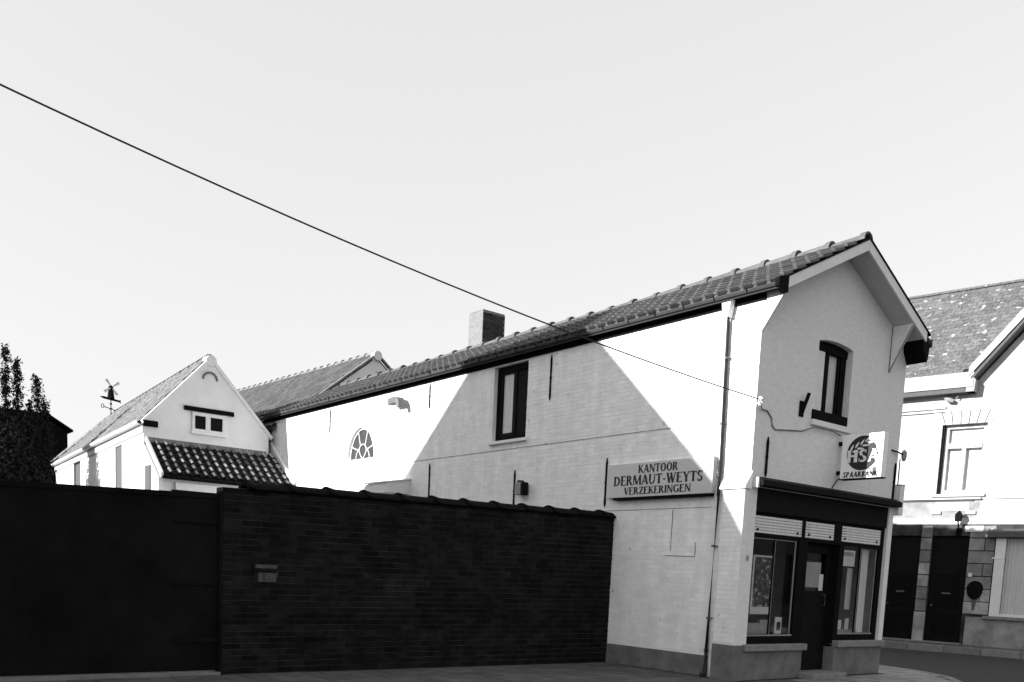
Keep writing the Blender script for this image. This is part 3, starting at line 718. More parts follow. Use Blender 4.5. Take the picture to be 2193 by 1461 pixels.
# ---- lamps and small fittings
lp = thing('wall_lamp', 'small grey box lamp on the white side wall just above the dark brick wall', 'lamp', loc=(0, 5.5, 3.2))
def sub(nm, mb, m, par, bevel=0):
    o = obj(nm, mb, m, par, bevel=bevel); o.matrix_parent_inverse = Matrix.Translation(-Vector(par.location)); return o
sub('lamp_body', MB().box(-.17, -.02, 5.44, 5.64, 3.09, 3.34), 'lampgrey', lp, .015)
sub('lamp_glass', MB().box(-.18, -.05, 5.34, 5.435, 3.08, 3.33), 'dark', lp, .01)
sub('lamp_arm', MB().box(-.12, -.004, 5.54, 5.62, 3.34, 3.38), 'black', lp)
fl = thing('floodlight', 'grey hooded floodlight high on the sunlit wall above the arched window', 'lamp', loc=(0, 10.3, 5.45))
hood = [(10.0, 5.30), (10.03, 5.44), (10.12, 5.53), (10.27, 5.56), (10.55, 5.53), (10.50, 5.40), (10.30, 5.40), (10.16, 5.40), (10.12, 5.28)]
sub('hood', MB().prism(hood, -.30, -.10, 'x'), 'plinth', fl, .01)
sub('lamp_arm', MB().bar((-.10, 10.3, 5.47), (-.004, 10.3, 5.47), .04, .04), 'zinc', fl)
sub('lens', MB().prism([(10.50, 5.40), (10.555, 5.53), (10.575, 5.52), (10.52, 5.39)], -.29, -.11, 'x'), 'dark', fl)
fh = thing('flag_holder', 'black iron flag holder beside the gable window', 'flag holder', loc=(1.15, 0, 4.3))
sub('back_plate', MB().box(1.09, 1.20, -.02, -.001, 4.22, 4.46), 'iron', fh)
sub('socket', MB().tube([(1.15, -.02, 4.28), (1.19, -.10, 4.58)], .030, 8), 'iron', fh)
ins = thing('wall_insulator', 'white porcelain insulator holding the cable at the near wall corner', 'insulator', loc=(0, 0, 4.28))
sub('hook', MB().tube([(.05, -.005, 4.27), (.02, -.10, 4.27), (-.06, -.12, 4.27)], .012, 6), 'iron', ins)
sub('knob', MB().tube([(-.06, -.12, 4.20), (-.06, -.12, 4.23), (-.06, -.12, 4.26), (-.06, -.12, 4.29), (-.06, -.12, 4.33)], [.025, .045, .03, .045, .02], 8), 'porcelain', ins)
ins2 = thing('wall_insulator', 'grey insulator with a looped wire at the far right wall corner', 'insulator', loc=(4.2, 0, 4.0))
sub('hook', MB().tube([(3.95, -.01, 4.03), (4.1, -.06, 4.0), (4.24, -.08, 3.97)], .014, 6), 'iron', ins2)
sub('knob', MB().tube([(4.26, -.08, 3.86), (4.26, -.08, 3.90), (4.26, -.08, 3.95), (4.26, -.08, 4.02), (4.26, -.08, 4.06)], [.02, .045, .05, .05, .02], 8), 'lampgrey', ins2)
jb = thing('meter_box', 'small pale box fixed at the far right corner of the shop front', 'box', loc=(4.2, 0, 2.9))
sub('cover', MB().box(4.205, 4.36, -.10, .06, 2.90, 3.43), 'plaster', jb, .006)
sub('lid_edge', MB().box(4.20, 4.366, -.106, .065, 3.43, 3.445), 'lampgrey', jb)

# ---- cables
A = Vector((-.06, -.12, 4.27)); B = Vector((-9.92, 1.159, 5.751)); hd = Vector((B.x-A.x, B.y-A.y, 0)); Ld = hd.length; hd /= Ld
def cz(s): return 4.285+.0836*s+.0065*s*s
pts = [A+hd*s+Vector((0, 0, cz(s)-4.27)) for s in [i*.6 for i in range(28)]]
cab = obj('overhead_cable', MB().tube(pts, .0092, 6), 'cable', None); tag(cab, 'dark overhead cable crossing the sky down to the house corner', 'cable')
pole = thing('cable_pole', 'wooden pole carrying the overhead cable', 'pole', loc=(pts[-1].x, pts[-1].y, 0))
sub('shaft', MB().tube([(pts[-1].x, pts[-1].y, -.12), (pts[-1].x, pts[-1].y, pts[-1].z+.5)], [.13, .09], 10), 'wood', pole)
sub('cross_arm', MB().bar((pts[-1].x, pts[-1].y-.5, pts[-1].z-.06), (pts[-1].x, pts[-1].y+.5, pts[-1].z-.06), .08, .08), 'wood', pole)
c2 = [(-.06, -.12, 4.25), (.10, -.03, 4.18), (.26, -.015, 4.18), (.38, -.012, 4.10), (.42, -.012, 3.98), (.50, -.012, 3.93), (.70, -.012, 3.95), (1.2, -.012, 4.00), (1.45, -.07, 4.09), (2.0, -.07, 4.09), (2.28, -.03, 4.06)]
sc = obj('service_cable', MB().tube(c2, .010, 6), 'plinth', None); tag(sc, 'thin cable running along the gable below the window sill', 'cable')
c3 = [(2.30, -.06, 3.34), (2.24, -.03, 3.22), (2.20, -.015, 3.05)]
sc = obj('service_cable', MB().tube([(2.30, -.10, 3.40), (2.22, -.05, 3.30), (2.18, -.012, 3.20), (2.18, -.012, 3.17)], .010, 6), 'cable', None); tag(sc, 'short black cable dropping from the projecting sign to the canopy', 'cable')
cr = obj('corner_pipe', MB().tube([(4.225, -.03, 3.9), (4.225, -.03, 3.1)], .013, 6), 'cable', None); tag(cr, 'thin dark wire down the right corner of the gable', 'wire')

# ------------------------------------------------------------------ dark brick wall and gate
WY = 2.915; WX = -7.13
bwall = thing('brick_wall', 'dark brick garden wall with tiled coping between gate and white house', 'wall', loc=(0, 0, 0))
def wtop(x): return 2.60+.0197*x
obj('wall_core', MB().prism([(WX, -.1), (0, -.1), (0, wtop(0)), (WX, wtop(WX))], WY+.008, WY+.24, 'y'), 'mortar', bwall)
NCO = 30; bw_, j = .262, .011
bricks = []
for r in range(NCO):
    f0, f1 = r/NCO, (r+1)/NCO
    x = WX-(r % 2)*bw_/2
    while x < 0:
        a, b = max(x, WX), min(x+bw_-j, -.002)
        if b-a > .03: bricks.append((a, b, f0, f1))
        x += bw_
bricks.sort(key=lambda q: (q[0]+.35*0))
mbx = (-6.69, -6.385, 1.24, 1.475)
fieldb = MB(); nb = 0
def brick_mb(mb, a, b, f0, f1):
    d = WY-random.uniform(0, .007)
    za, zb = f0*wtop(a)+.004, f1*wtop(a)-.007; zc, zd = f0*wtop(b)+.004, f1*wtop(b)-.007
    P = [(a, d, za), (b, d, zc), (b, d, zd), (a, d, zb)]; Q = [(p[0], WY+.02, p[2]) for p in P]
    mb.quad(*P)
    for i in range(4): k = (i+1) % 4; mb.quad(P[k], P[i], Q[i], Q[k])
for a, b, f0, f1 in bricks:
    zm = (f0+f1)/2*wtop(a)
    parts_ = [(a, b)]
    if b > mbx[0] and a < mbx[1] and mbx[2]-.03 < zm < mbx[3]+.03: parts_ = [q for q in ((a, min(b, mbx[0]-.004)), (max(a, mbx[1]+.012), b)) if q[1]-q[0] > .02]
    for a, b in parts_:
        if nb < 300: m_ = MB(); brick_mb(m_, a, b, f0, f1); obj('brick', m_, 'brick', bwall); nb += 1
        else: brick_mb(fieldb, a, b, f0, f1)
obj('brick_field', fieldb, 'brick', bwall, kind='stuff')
k = 0; x = WX+.02
for k in range(13):
    x0 = -.227-.592*k; x0 = x0-.06
    if x0 < WX-.1: break
    xe = min(x0+.60, .0)
    lo_ = .125
    m_ = MB().halfpipe((max(x0, WX), WY+.12, wtop(x0)-lo_), (xe, WY+.12, wtop(xe)-lo_), .225, .05, 35, 145, 8, r1=.215)
    m_.halfpipe((max(x0-.02, WX), WY+.12, wtop(x0)-lo_+.003), (x0+.17, WY+.12, wtop(x0)-lo_-.012), .25, .06, 36, 144, 8, r1=.226)
    obj('coping_tile', m_, 'coping', bwall)
mb_ = thing('mailbox', 'small grey mailbox flap set in the dark brick wall near the gate', 'mailbox', loc=(-6.5, WY, 1.35))
sub('flap', MB().box(-6.645, -6.39, WY-.03, WY+.02, 1.24, 1.365), 'boxgrey', mb_, .006)
sub('slot_frame', MB().box(-6.66, -6.38, WY-.012, WY+.02, 1.38, 1.40), 'black', mb_)
sub('lintel', MB().box(-6.69, -6.375, WY-.028, WY+.02, 1.425, 1.475), 'boxgrey', mb_, .004)
sub('flap_gap', MB().box(-6.575, -6.565, WY-.033, WY-.031, 1.25, 1.36), 'black', mb_)
gate = thing('yard_gate', 'tall black double gate left of the dark brick wall', 'gate', loc=(-9, WY, 0))
gtop = lambda x: 2.366+.028*(x+7.15)
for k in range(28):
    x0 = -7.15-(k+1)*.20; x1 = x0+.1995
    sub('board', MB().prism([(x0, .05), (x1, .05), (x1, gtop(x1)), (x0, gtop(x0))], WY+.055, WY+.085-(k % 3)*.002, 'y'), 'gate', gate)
sub('gate_frame', MB().prism([(-12.75, gtop(-12.75)-.06), (-7.15, gtop(-7.15)-.06), (-7.15, gtop(-7.15)), (-12.75, gtop(-12.75))], WY+.04, WY+.053, 'y'), 'gate', gate)
sub('kick_rail', MB().box(-12.75, -7.15, WY+.035, WY+.053, .06, .22), 'gate', gate)
sub('gate_post', MB().box(-7.17, -7.132, WY+.0, WY+.14, 0, 2.40), 'gate', gate)
sub('gate_post', MB().box(-12.95, -12.75, WY+.0, WY+.2, 0, 2.42), 'gate', gate)
sub('threshold', MB().box(-12.75, -7.15, WY-.02, WY+.12, -.03, .03), 'concrete', gate)
for x_ in (-9.93, -9.97): sub('lock_plate', MB().box(x_-.015, x_+.015, WY+.03, WY+.054, 1.0, 1.22), 'iron', gate)
sub('gate_handle', MB().tube([(-9.88, WY+.05, 1.1), (-9.88, WY+.0, 1.1), (-9.78, WY+.0, 1.1)], .012, 6), 'zinc', gate)
for z_ in (.45, 1.2, 2.0): sub('hinge', MB().box(-7.75, -7.16, WY+.036, WY+.053, z_-.03, z_+.03), 'iron', gate)
yard = obj('yard', MB().quad((-40, 3.0, -.005), (.0, 3.0, -.005), (.0, 60, -.005), (-40, 60, -.005)), 'soil'); tag(yard, kind='structure')
# canopy over a yard door
cp = thing('door_canopy', 'pale sloping canopy on the white side wall showing over the brick wall', 'canopy', loc=(0, 10.8, 3.3))
sub('slab', MB().prism([(9.85, 3.28), (9.85, 3.52), (11.9, 3.45), (12.3, 3.25), (12.2, 3.20)], -.66, -.60, 'x'), 'plaster', cp)
sub('roof_sheet', MB().prism([(-.70, 3.50), (-.004, 3.62), (-.004, 3.65), (-.70, 3.53)], 9.82, 11.9, 'y'), 'white', cp)
sub('cheek', MB().prism([(-.60, 3.28), (-.004, 3.28), (-.004, 3.61), (-.60, 3.51)], 9.85, 9.88, 'y'), 'plaster', cp)

# ------------------------------------------------------------------ low whitewashed house at the left
lh = thing('cottage', 'low whitewashed cottage with gabled tiled roof and lean-to behind the gate', 'house', loc=(.744, .570, -.097)); lh.scale = (1.0644, 1.0644, 1.0644)
GY = 16.0; LX, GX, GRX = -4.33, -2.58, -.93; LEZ, APZ = 4.97, 6.84
sk = math.tan(R(4))
def lx(x, y): return x+sk*(y-GY)            # the long walls run a few degrees off
YE = 31.3; YH = 28.6
mb = MB()
mb.quad((LX, GY, 0), (GRX, GY, 0), (GRX, GY, 5.13), (GX+.03, GY, APZ), (GX-.03, GY, APZ), (LX, GY, LEZ))
obj('gable_wall', mb, 'white', lh)
mb = MB(); Pl = lambda y, d, z: (lx(LX, y)+d, y, z)
wall_panel(mb, Pl, GY, 24.4, 0, LEZ, [(18.70, 19.65, -1, 4.66, .04)])
obj('long_wall', mb, 'white', lh)
mb = MB(); wall_panel(mb, Pl, 24.4, YE, 0, LEZ, [(25.6, 27.0, -1, 4.72, .08)]); mb.quad((lx(LX, YE), YE, 0), (lx(GRX, YE), YE, 0), (lx(GRX, YE), YE, LEZ), (lx(LX, YE), YE, LEZ))
mb.quad((GRX, GY, 0), (lx(GRX, YE), YE, 0), (lx(GRX, YE), YE, 5.1), (GRX, GY, 5.1))
obj('mottled_wall', mb, 'mottled', lh)
obj('tall_door', MB().quad(*[Pl(y, .035, z) for y, z in ((18.70, 0), (19.65, 0), (19.65, 4.66), (18.70, 4.66))]), 'graydoor', lh)
obj('barn_door', MB().quad(*[Pl(y, .07, z) for y, z in ((25.6, 0), (27.0, 0), (27.0, 4.72), (25.6, 4.72))]), 'wood', lh)
# roof sheets with tiles
lroof = obj('roof', MB().prism([(LX-.10, LEZ-.02), (GX, APZ-.03), (GRX+.12, LEZ+.0), (GRX+.12, LEZ-.05), (GX, APZ-.09), (LX-.10, LEZ-.07)], GY+.12, YH-.1, 'y', Matrix(((1, sk, 0, -sk*GY), (0, 1, 0, 0), (0, 0, 1, 0), (0, 0, 0, 1)))), 'interior', lh)
prof2 = tile_prof('pan')
f2 = MB()
sl = (APZ-LEZ)/(GX-LX); an = math.atan(sl); c2_, s2_ = math.cos(an), math.sin(an); SLN = (GX-LX+.16)/c2_
nr = 8; te = SLN/nr
for side_ in (-1, 1):
    for c in range(int((YE-GY-.14)/.22)):
        for r in range(nr):
            y = GY+.14+c*.22; v = r*te
            lim = YE-.2-(v/SLN)*(YE-YH)      # hip
            if y > lim: continue
            if side_ < 0: Fq = lambda u, v_, h: (lx(LX-.14, GY+.14+u)+v_*c2_-h*s2_, GY+.14+u, LEZ-.03+v_*s2_+h*c2_)
            else: Fq = lambda u, v_, h: (lx(2*GX-LX+.14, GY+.14+u)-v_*c2_+h*s2_, GY+.14+u, LEZ-.03+v_*s2_+h*c2_)
            add_tile(f2, Fq, c*.22, v, prof2, .22, te, jit=random.uniform(-.006, .006))
obj('roof_tile_field', f2, 'paletile', lroof, kind='stuff')
# hipped end
mb = MB(); hx = lx(GX, YH)
mb.quad((lx(LX-.1, YE), YE+.1, LEZ), (lx(2*GX-LX+.1, YE), YE+.1, LEZ), (hx, YH, APZ+.1)); mb.quad((lx(LX-.1, YE), YE+.1, LEZ), (hx, YH, APZ+.06), (lx(LX-.1, YH), YH-.2, LEZ))
obj('hip_slope', mb, 'paletile', lroof)
hp0, hp1 = Vector((lx(LX-.1, YE), YE+.05, LEZ+.05)), Vector((hx, YH, APZ+.06))
for k in range(8): 
    a = hp0.lerp(hp1, k/8); b = hp0.lerp(hp1, (k+1.1)/8); obj('hip_tile', MB().halfpipe(a, b, .13, .02, 0, 180, 6), 'paletile', lroof)
for k in range(27):
    y = GY+.1+k*.47
    if y > YH-.2: break
    z = APZ+.03+random.uniform(-.012, .012)
    obj('ridge_tile', MB().halfpipe((lx(GX, y), y, z+.02), (lx(GX, y+.49), y+.49, z), .125, .02, 0, 180, 7, r1=.11), 'paletile', lroof)
# gable coping, ornament, lintel, window
mb = MB()
for (xa_, za_), (xb_, zb_) in (((LX-.02, LEZ+.02), (GX-.10, APZ-.07)), ((2*GX-LX, LEZ+.02), (GX+.10, APZ-.07))): mb.bar((xa_, GY+.05, za_), (xb_, GY+.05, zb_), .16, .09)
obj('gable_coping', mb, 'white', lh)
obj('ridge_end', MB().tube([(GX, GY-.03, APZ-.02), (GX, GY+.30, APZ-.0)], .145, 12), 'white', lh)
mb = MB(); ap = [(GX-.03-.19*math.cos(R(t)), 6.32+.19*math.sin(R(t))) for t in range(0, 181, 15)]
for p, q in zip(ap, ap[1:]): mb.bar((p[0], GY-.02, p[1]), (q[0], GY-.02, q[1]), .045, .03, (0, 1, 0))
obj('arch_ornament', mb, 'plinth', lh)
obj('lintel', MB().box(-3.30, -1.95, GY-.06, GY+.02, 5.44, 5.555), 'black', lh, bevel=.006)
cw = thing('gable_window', None, None); cw.parent = lh
winpart('window_frame', [(-3.09, -2.20, GY-.05, GY, 5.33, 5.415), (-3.09, -2.20, GY-.05, GY, 4.90, 4.985), (-3.09, -3.02, GY-.05, GY, 4.985, 5.33), (-2.73, -2.60, GY-.05, GY, 4.985, 5.33), (-2.27, -2.20, GY-.05, GY, 4.985, 5.33)], 'paintwhite', cw)
for a, b in ((-3.02, -2.73), (-2.60, -2.27)): obj('pane', MB().box(a, b, GY-.02, GY-.012, 4.985, 5.33), 'dark', cw)
obj('window_sill', MB().box(-3.13, -2.17, GY-.09, GY, 4.845, 4.898), 'white', cw)
# gutter of the cottage
gx = lambda y: lx(LX, y)-.10
gg = obj('gutter', MB().halfpipe((gx(GY-.05), GY-.05, 5.0), (gx(YE), YE, 5.0), .095, .01, 180, 360, 8), 'whitegutter', lh)
obj('gutter_board', MB().prism([(LX-.04, 4.72), (LX+.0, 4.72), (LX+.0, 4.92), (LX-.04, 4.92)], GY-.03, YE, 'y', Matrix(((1, sk, 0, -sk*GY-.002), (0, 1, 0, 0), (0, 0, 1, 0), (0, 0, 0, 1)))), 'whitegutter', lh)
obj('gutter_end', MB().box(LX-.02, LX+.34, GY-.08, GY-.004, 4.88, 5.03), 'black', lh)
# lean-to
lt = thing('lean_to', None, None); lt.parent = lh
LY = 14.75; lz0, lz1 = 3.60, 4.52; LL, LR = -4.24, -.80
dn = Vector((0, GY-LY, lz1-lz0)); ln = dn.length; dn /= ln; nn = Vector((0, -dn.z, dn.y))
obj('rafter_deck', MB().prism([(LY, lz0-.02), (GY, lz1-.02), (GY, lz1-.10), (LY, lz0-.10)], LL, LR, 'x'), 'interior', lt)
NCL, NRL = 15, 6; twl = (LR-LL-.06)/NCL; tel = ln/NRL
pp = [(0, .0), (.04, -.012), (.09, -.012), (.125, .012), (.15, .045), (.175, .055), (.20, .045), (.22, .01)]
m_ = MB(); add_tile(m_, lambda u, v, h: (u, v, h), 0, 0, pp, twl, tel, lift=.055, lip=.06, over=.06)
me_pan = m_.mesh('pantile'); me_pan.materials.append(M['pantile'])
me_pan.materials.append(M['panglint'])
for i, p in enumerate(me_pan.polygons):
    p.use_smooth = True; p.material_index = 1 if (i % 2 == 0 and (i//2) % 7 in (3, 4)) else 0  # sun highlight painted on the rising flank of each roll
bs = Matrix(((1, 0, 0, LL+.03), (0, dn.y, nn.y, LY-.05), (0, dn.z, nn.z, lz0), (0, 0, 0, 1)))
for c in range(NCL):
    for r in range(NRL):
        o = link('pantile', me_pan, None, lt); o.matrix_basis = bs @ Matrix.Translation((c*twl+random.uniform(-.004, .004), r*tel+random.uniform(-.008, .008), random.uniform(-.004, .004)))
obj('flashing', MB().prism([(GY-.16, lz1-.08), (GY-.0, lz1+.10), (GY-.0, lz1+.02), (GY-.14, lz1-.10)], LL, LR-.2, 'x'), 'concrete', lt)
for xx, ex in ((LL-.06, 0),):
    obj('barge_board', MB().prism([(LY-.08, lz0-.10), (GY-.02, lz1-.02), (GY-.02, lz1+.10), (LY-.08, lz0+.04)], xx, xx+.06+ex, 'x'), 'paintwhite', lt)
obj('verge_wall', MB().prism([(LY-.1, lz0-.2), (16.35, lz1+.1), (16.35, 4.98), (LY-.1, lz0+.06)], LR, LR+.05, 'x'), 'plaster', lt)
obj('verge_capping', MB().prism([(LY-.12, lz0+.07), (16.35, 4.985), (16.35, 5.06), (LY-.12, lz0+.14)], LR-.015, LR+.08, 'x'), 'paintwhite', lt)
obj('gutter', MB().halfpipe((LL-.05, LY-.12, lz0-.05), (LR-.6, LY-.12, lz0-.05), .07, .008, 180, 360, 8), 'black', lt)
obj('side_wall', MB().prism([(LY+.02, 0), (GY, 0), (GY, lz1-.1), (LY+.02, lz0-.1)], LX+.0, LX+.12, 'x'), 'white', lt)
obj('front_wall', MB().box(LX+.12, -.9, LY+.03, LY+.15, 0, lz0-.1), 'plaster', lt)
obj('side_post', MB().box(LX-.03, LX-.002, 15.38, 15.80, 0, 3.85), 'wood', lt)
obj('door_header', MB().box(-3.92, -2.72, LY-.03, LY+.028, 3.24, 3.42), 'paintwhite', lt)
obj('door_opening', MB().box(-4.0, -2.6, LY-.012, LY+.029, 0, 3.235), 'dark', lt)
# weathervane
VX, VY, VZ = (lx(GX, 28.5)-.22)*1.0644+.744, 28.4*1.0644+.57, (APZ+.05)*1.0644-.097
wv = thing('weathervane', 'dark windmill weathervane with pale sails on the ridge end of the cottage', 'weathervane', loc=(VX, VY, VZ)); wv.scale = (1.0644, 1.0644, 1.0644)
def sb(nm, mb, m): return obj(nm, mb, m, wv)
sb('rod', MB().tube([(0, 0, -.1), (0, 0, .48)], .018, 6).tube([(0, 0, .30), (0, 0, .36)], .04, 6), 'iron')
sb('compass_arms', MB().tube([(-.26, 0, .20), (.2, 0, .10)], .016, 6).tube([(0, -.2, .15), (0, .2, .15)], .014, 6), 'iron')
ring = [(-.30+.05*math.cos(R(t)), 0, .22+.07*math.sin(R(t))) for t in range(0, 361, 30)]
sb('letter_ring', MB().tube(ring, .014, 6), 'iron')
sb('arrow', MB().prism([(-.40, .55), (-.27, .58), (.30, .50), (.36, .53), (.34, .46), (.37, .40), (.30, .43), (-.25, .49)], -.02, .02, 'y'), 'iron')
sb('mill_body', MB().tube([(0, 0, .52), (0, 0, .80), (.0, 0, .96), (0, 0, 1.02)], [.135, .10, .085, .03], 8), 'iron')
for t in (45, 135, 225, 315):
    ca, sa = math.cos(R(t-8)), math.sin(R(t-8)); P2 = lambda a, b: (-.0+a*ca-b*sa, -.13, .93+a*sa+b*ca)
    m_ = MB(); pts_ = [P2(.06, -.02), P2(.33, -.055), P2(.33, .055), P2(.06, .02)]
    m_.quad(*pts_); m_.quad(*[(p[0], p[1]+.015, p[2]) for p in pts_[::-1]])
    sb('sail', m_, 'curtain')

# ------------------------------------------------------------------ taller house behind
bh = thing('back_house', 'taller tiled house behind the white house with a plain white gable', 'house', loc=(0, 0, 0))
BGY, BX, BZ, BS = 17.5, 3.3, 8.22, .79
bk = -.055
def bx(x, y): return x+bk*(y-BGY)
BE = BX-(BZ-5.62)/BS; BE2 = BX+(BZ-5.62)/BS; BYE = 29.0
TB = Matrix(((1, bk, 0, -bk*BGY), (0, 1, 0, 0), (0, 0, 1, 0), (0, 0, 0, 1)))
obj('wall', MB().prism([(BE+.15, 0), (BE2-.15, 0), (BE2-.15, 5.7), (BX, BZ-.06), (BE+.15, 5.7)], BGY, BYE, 'y', TB), 'white', bh)
broof = obj('roof', MB().prism([(BE-.1, 5.60), (BX, BZ+.04), (BE2+.1, 5.60), (BE2+.1, 5.53), (BX, BZ-.04), (BE-.1, 5.53)], BGY+.06, BYE+.1, 'y', TB), 'backtile', bh)
f3 = MB(); an3 = math.atan(BS); c3_, s3_ = math.cos(an3), math.sin(an3); n3 = 12; ln3 = (BX-BE+.14)/c3_; te3 = ln3/n3
for c in range(int((BYE-BGY)/.24)):
    for r in range(n3):
        add_tile(f3, lambda u, v, h: (bx(BE-.14, BGY+.08+u)+v*c3_-h*s3_, BGY+.08+u, 5.60+v*s3_+h*c3_), c*.24, r*te3, prof2, .24, te3)
obj('roof_tile_field', f3, 'backtile', broof, kind='stuff')
for k in range(24):
    y = BGY+.1+k*.47
    obj('ridge_tile', MB().halfpipe((bx(BX, y), y, BZ+.06), (bx(BX, y+.49), y+.49, BZ+.04), .13, .02, 0, 180, 7, r1=.11), 'paletile', broof)
obj('gable_coping', MB().bar((BE, BGY-.02, 5.68), (BX-.06, BGY-.02, BZ+.04), .14, .05).bar((BE2, BGY-.02, 5.68), (BX+.06, BGY-.02, BZ+.04), .14, .05), 'paletile', bh)
obj('ridge_end', MB().tube([(BX, BGY-.10, BZ+.02), (BX, BGY+.12, BZ+.02)], .15, 12), 'plaster', bh)
obj('wall_anchor', MB().box(BX+.0, BX+.035, BGY-.05, BGY-.002, 7.45, 7.75), 'iron', bh)

# ------------------------------------------------------------------ dark barn and tree behind the gate
bn_ = thing('dark_barn', 'black gabled barn wall behind the tree at the far left', 'barn', loc=(-7, 36, 0))
T0 = Matrix.Translation((7, -36, 0))
def sub2(nm, mb, m, par): o = obj(nm, mb, m, par); o.matrix_parent_inverse = Matrix.Translation(-Vector(par.location)); return o
sub2('wall', MB().prism([(-14, 0), (-1.75, 0), (-1.80, 6.9), (-2.65, 7.40), (-3.4, 7.42), (-14, 7.36)], 36, 44, 'y'), 'barn', bn_)
sub2('roof', MB().prism([(-14.2, 7.42), (-3.4, 7.48), (-2.6, 7.47), (-1.6, 6.90), (-1.6, 6.98), (-2.58, 7.55), (-3.4, 7.56), (-14.2, 7.50)], 35.8, 44.2, 'y'), 'barn', bn_)
tree = thing('yard_tree', 'dark ragged tree rising behind the black gate at the far left', 'tree', loc=(-6.78, 26, 0)); tree.scale = (1.13, 1.13, 1.115)
rnd = random.Random(3)
trunk = MB().tube([(0, 0, 0), (.05, 0, 1.5), (-.05, .1, 3.2), (.05, .05, 5.2)], [.22, .18, .13, .05], 8)
spikes = [(.82, .0, 4.2, 7.35, .26), (.35, .3, 4.0, 7.2, .3), (1.16, .1, 4.0, 7.05, .24), (1.62, -.1, 3.6, 6.6, .36), (1.9, .2, 3.4, 5.95, .34), (.1, -.2, 4, 7.7, .35), (-.6, .2, 4, 7.5, .4), (1.5, .3, 3.0, 5.9, .4), (-1.3, .1, 3.5, 7.0, .45)]
for sx_, sy_, z0, z1, rr_ in spikes: trunk.tube([(0, 0, 2.2), (sx_*.6, sy_*.6, 3.2), (sx_, sy_, (z0+z1)/2), (sx_, sy_, z1-.1)], [.07, .05, .03, .008], 5)
tr = obj('trunk', trunk, 'bark', tree)
cr_ = MB()
def leafq(p, sz):
    a = Vector((rnd.gauss(0, 1), rnd.gauss(0, 1), rnd.gauss(0, 1))).normalized(); b = a.orthogonal().normalized(); b.rotate(Matrix.Rotation(rnd.uniform(0, 6.28), 3, a)); c = a.cross(b)
    cr_.quad(p-b*sz, p+c*sz*.45, p+b*sz, p-c*sz*.45)
for sx_, sy_, z0, z1, rr_ in spikes:
    for tw in range(170):                       # short twigs leaving each leader, with leaves along them
        f = rnd.random()**.75; z = z0+(z1-z0)*f; t = rnd.uniform(0, 6.28); l = (rr_*1.5*(1-f)+.10)*rnd.uniform(.4, 1.15)
        p0 = Vector((sx_+rnd.gauss(0, .03), sy_, z)); d_ = Vector((math.cos(t), math.sin(t), rnd.uniform(.2, 1.1))).normalized()
        for k in range(int(8+10*(1-f))):
            q = rnd.random(); leafq(p0+d_*l*q+Vector((rnd.gauss(0, .035), rnd.gauss(0, .035), rnd.gauss(0, .05))), rnd.uniform(.024, .060))
for k in range(9000):
    t = rnd.uniform(0, 6.28); ph = rnd.uniform(-1, 1); rad = rnd.random()**.4
    x = rad*1.95*math.cos(t)*math.sqrt(1-ph*ph); y = rad*1.5*math.sin(t)*math.sqrt(1-ph*ph); z = 3.6+1.75*rad*ph+.35*math.sin(x*3.1)+.2*math.sin(x*7+1)
    leafq(Vector((x+.15, y, z)), rnd.uniform(.05, .11))
obj('crown', cr_, 'leaf', tree)

# ------------------------------------------------------------------ house across the side street
rh = thing('town_house', 'tall pale rendered town house with lichen slate roof across the side street', 'house', loc=(12.988, 2.754, .0))
th = R(-79.75); rh.rotation_euler = (0, 0, th)
# local frame: x along the facade to the right, y into the house, z up
K = .92
def Zr(z): return 1.5+(z-1.5)*K
def Sr(s): return s*K
L0, L1 = -7.0, 5.5; BZ0 = .19; GZ = Zr(7.23); ZB = Zr(3.55)
def rb(nm, x0, x1, y0, y1, z0, z1, m, bevel=0, par=None): return box(nm, x0, x1, y0, y1, z0, z1, m, par or rh, bevel)
d1 = (Sr(-2.25), Sr(-1.29), -1, Zr(3.22)); d2 = (Sr(-.97), Sr(.05), -1, Zr(3.22)); lw = (Sr(.76), Sr(2.75), Zr(.95), Zr(3.16)); uw = (Sr(-1.0), Sr(.22), Zr(4.42), Zr(6.42))
uw2 = (Sr(2.2), Sr(3.4), uw[2], uw[3]); uw3 = (Sr(-4.6), Sr(-3.4), uw[2], uw[3])
mb = MB(); Pf = lambda x, d, z: (x, d, z)
wall_panel(mb, Pf, L0, L1, ZB, GZ+.2, [uw+(.30,), uw2+(.30,), uw3+(.30,)])
# wall gable on the right in the same plane
gx0, gap_ = Sr(-.30), Zr(7.75); slp = 1.13
gxa = Sr(2.6)
mb.quad((gx0, 0, GZ+.2), (2*gxa-gx0, 0, GZ+.2), (gxa, 0, GZ+.2+(gxa-gx0)*slp))
obj('upper_wall', mb, 'stonewhite', rh)
mb = MB(); wall_panel(mb, Pf, L0, L1, BZ0-.3, ZB, [d1+(.14,), d2+(.14,), lw+(.16,)])
mb.quad((L0, .6, 0), (L1, .6, 0), (L1, .6, GZ), (L0, .6, GZ))
mb.quad((L0, 0, 0), (L0, 8, 0), (L0, 8, GZ), (L0, 0, GZ)); mb.quad((L1, 0, 0), (L1, 8, 0), (L1, 8, GZ), (L1, 0, GZ))
obj('lower_wall', mb, 'mortar', rh)
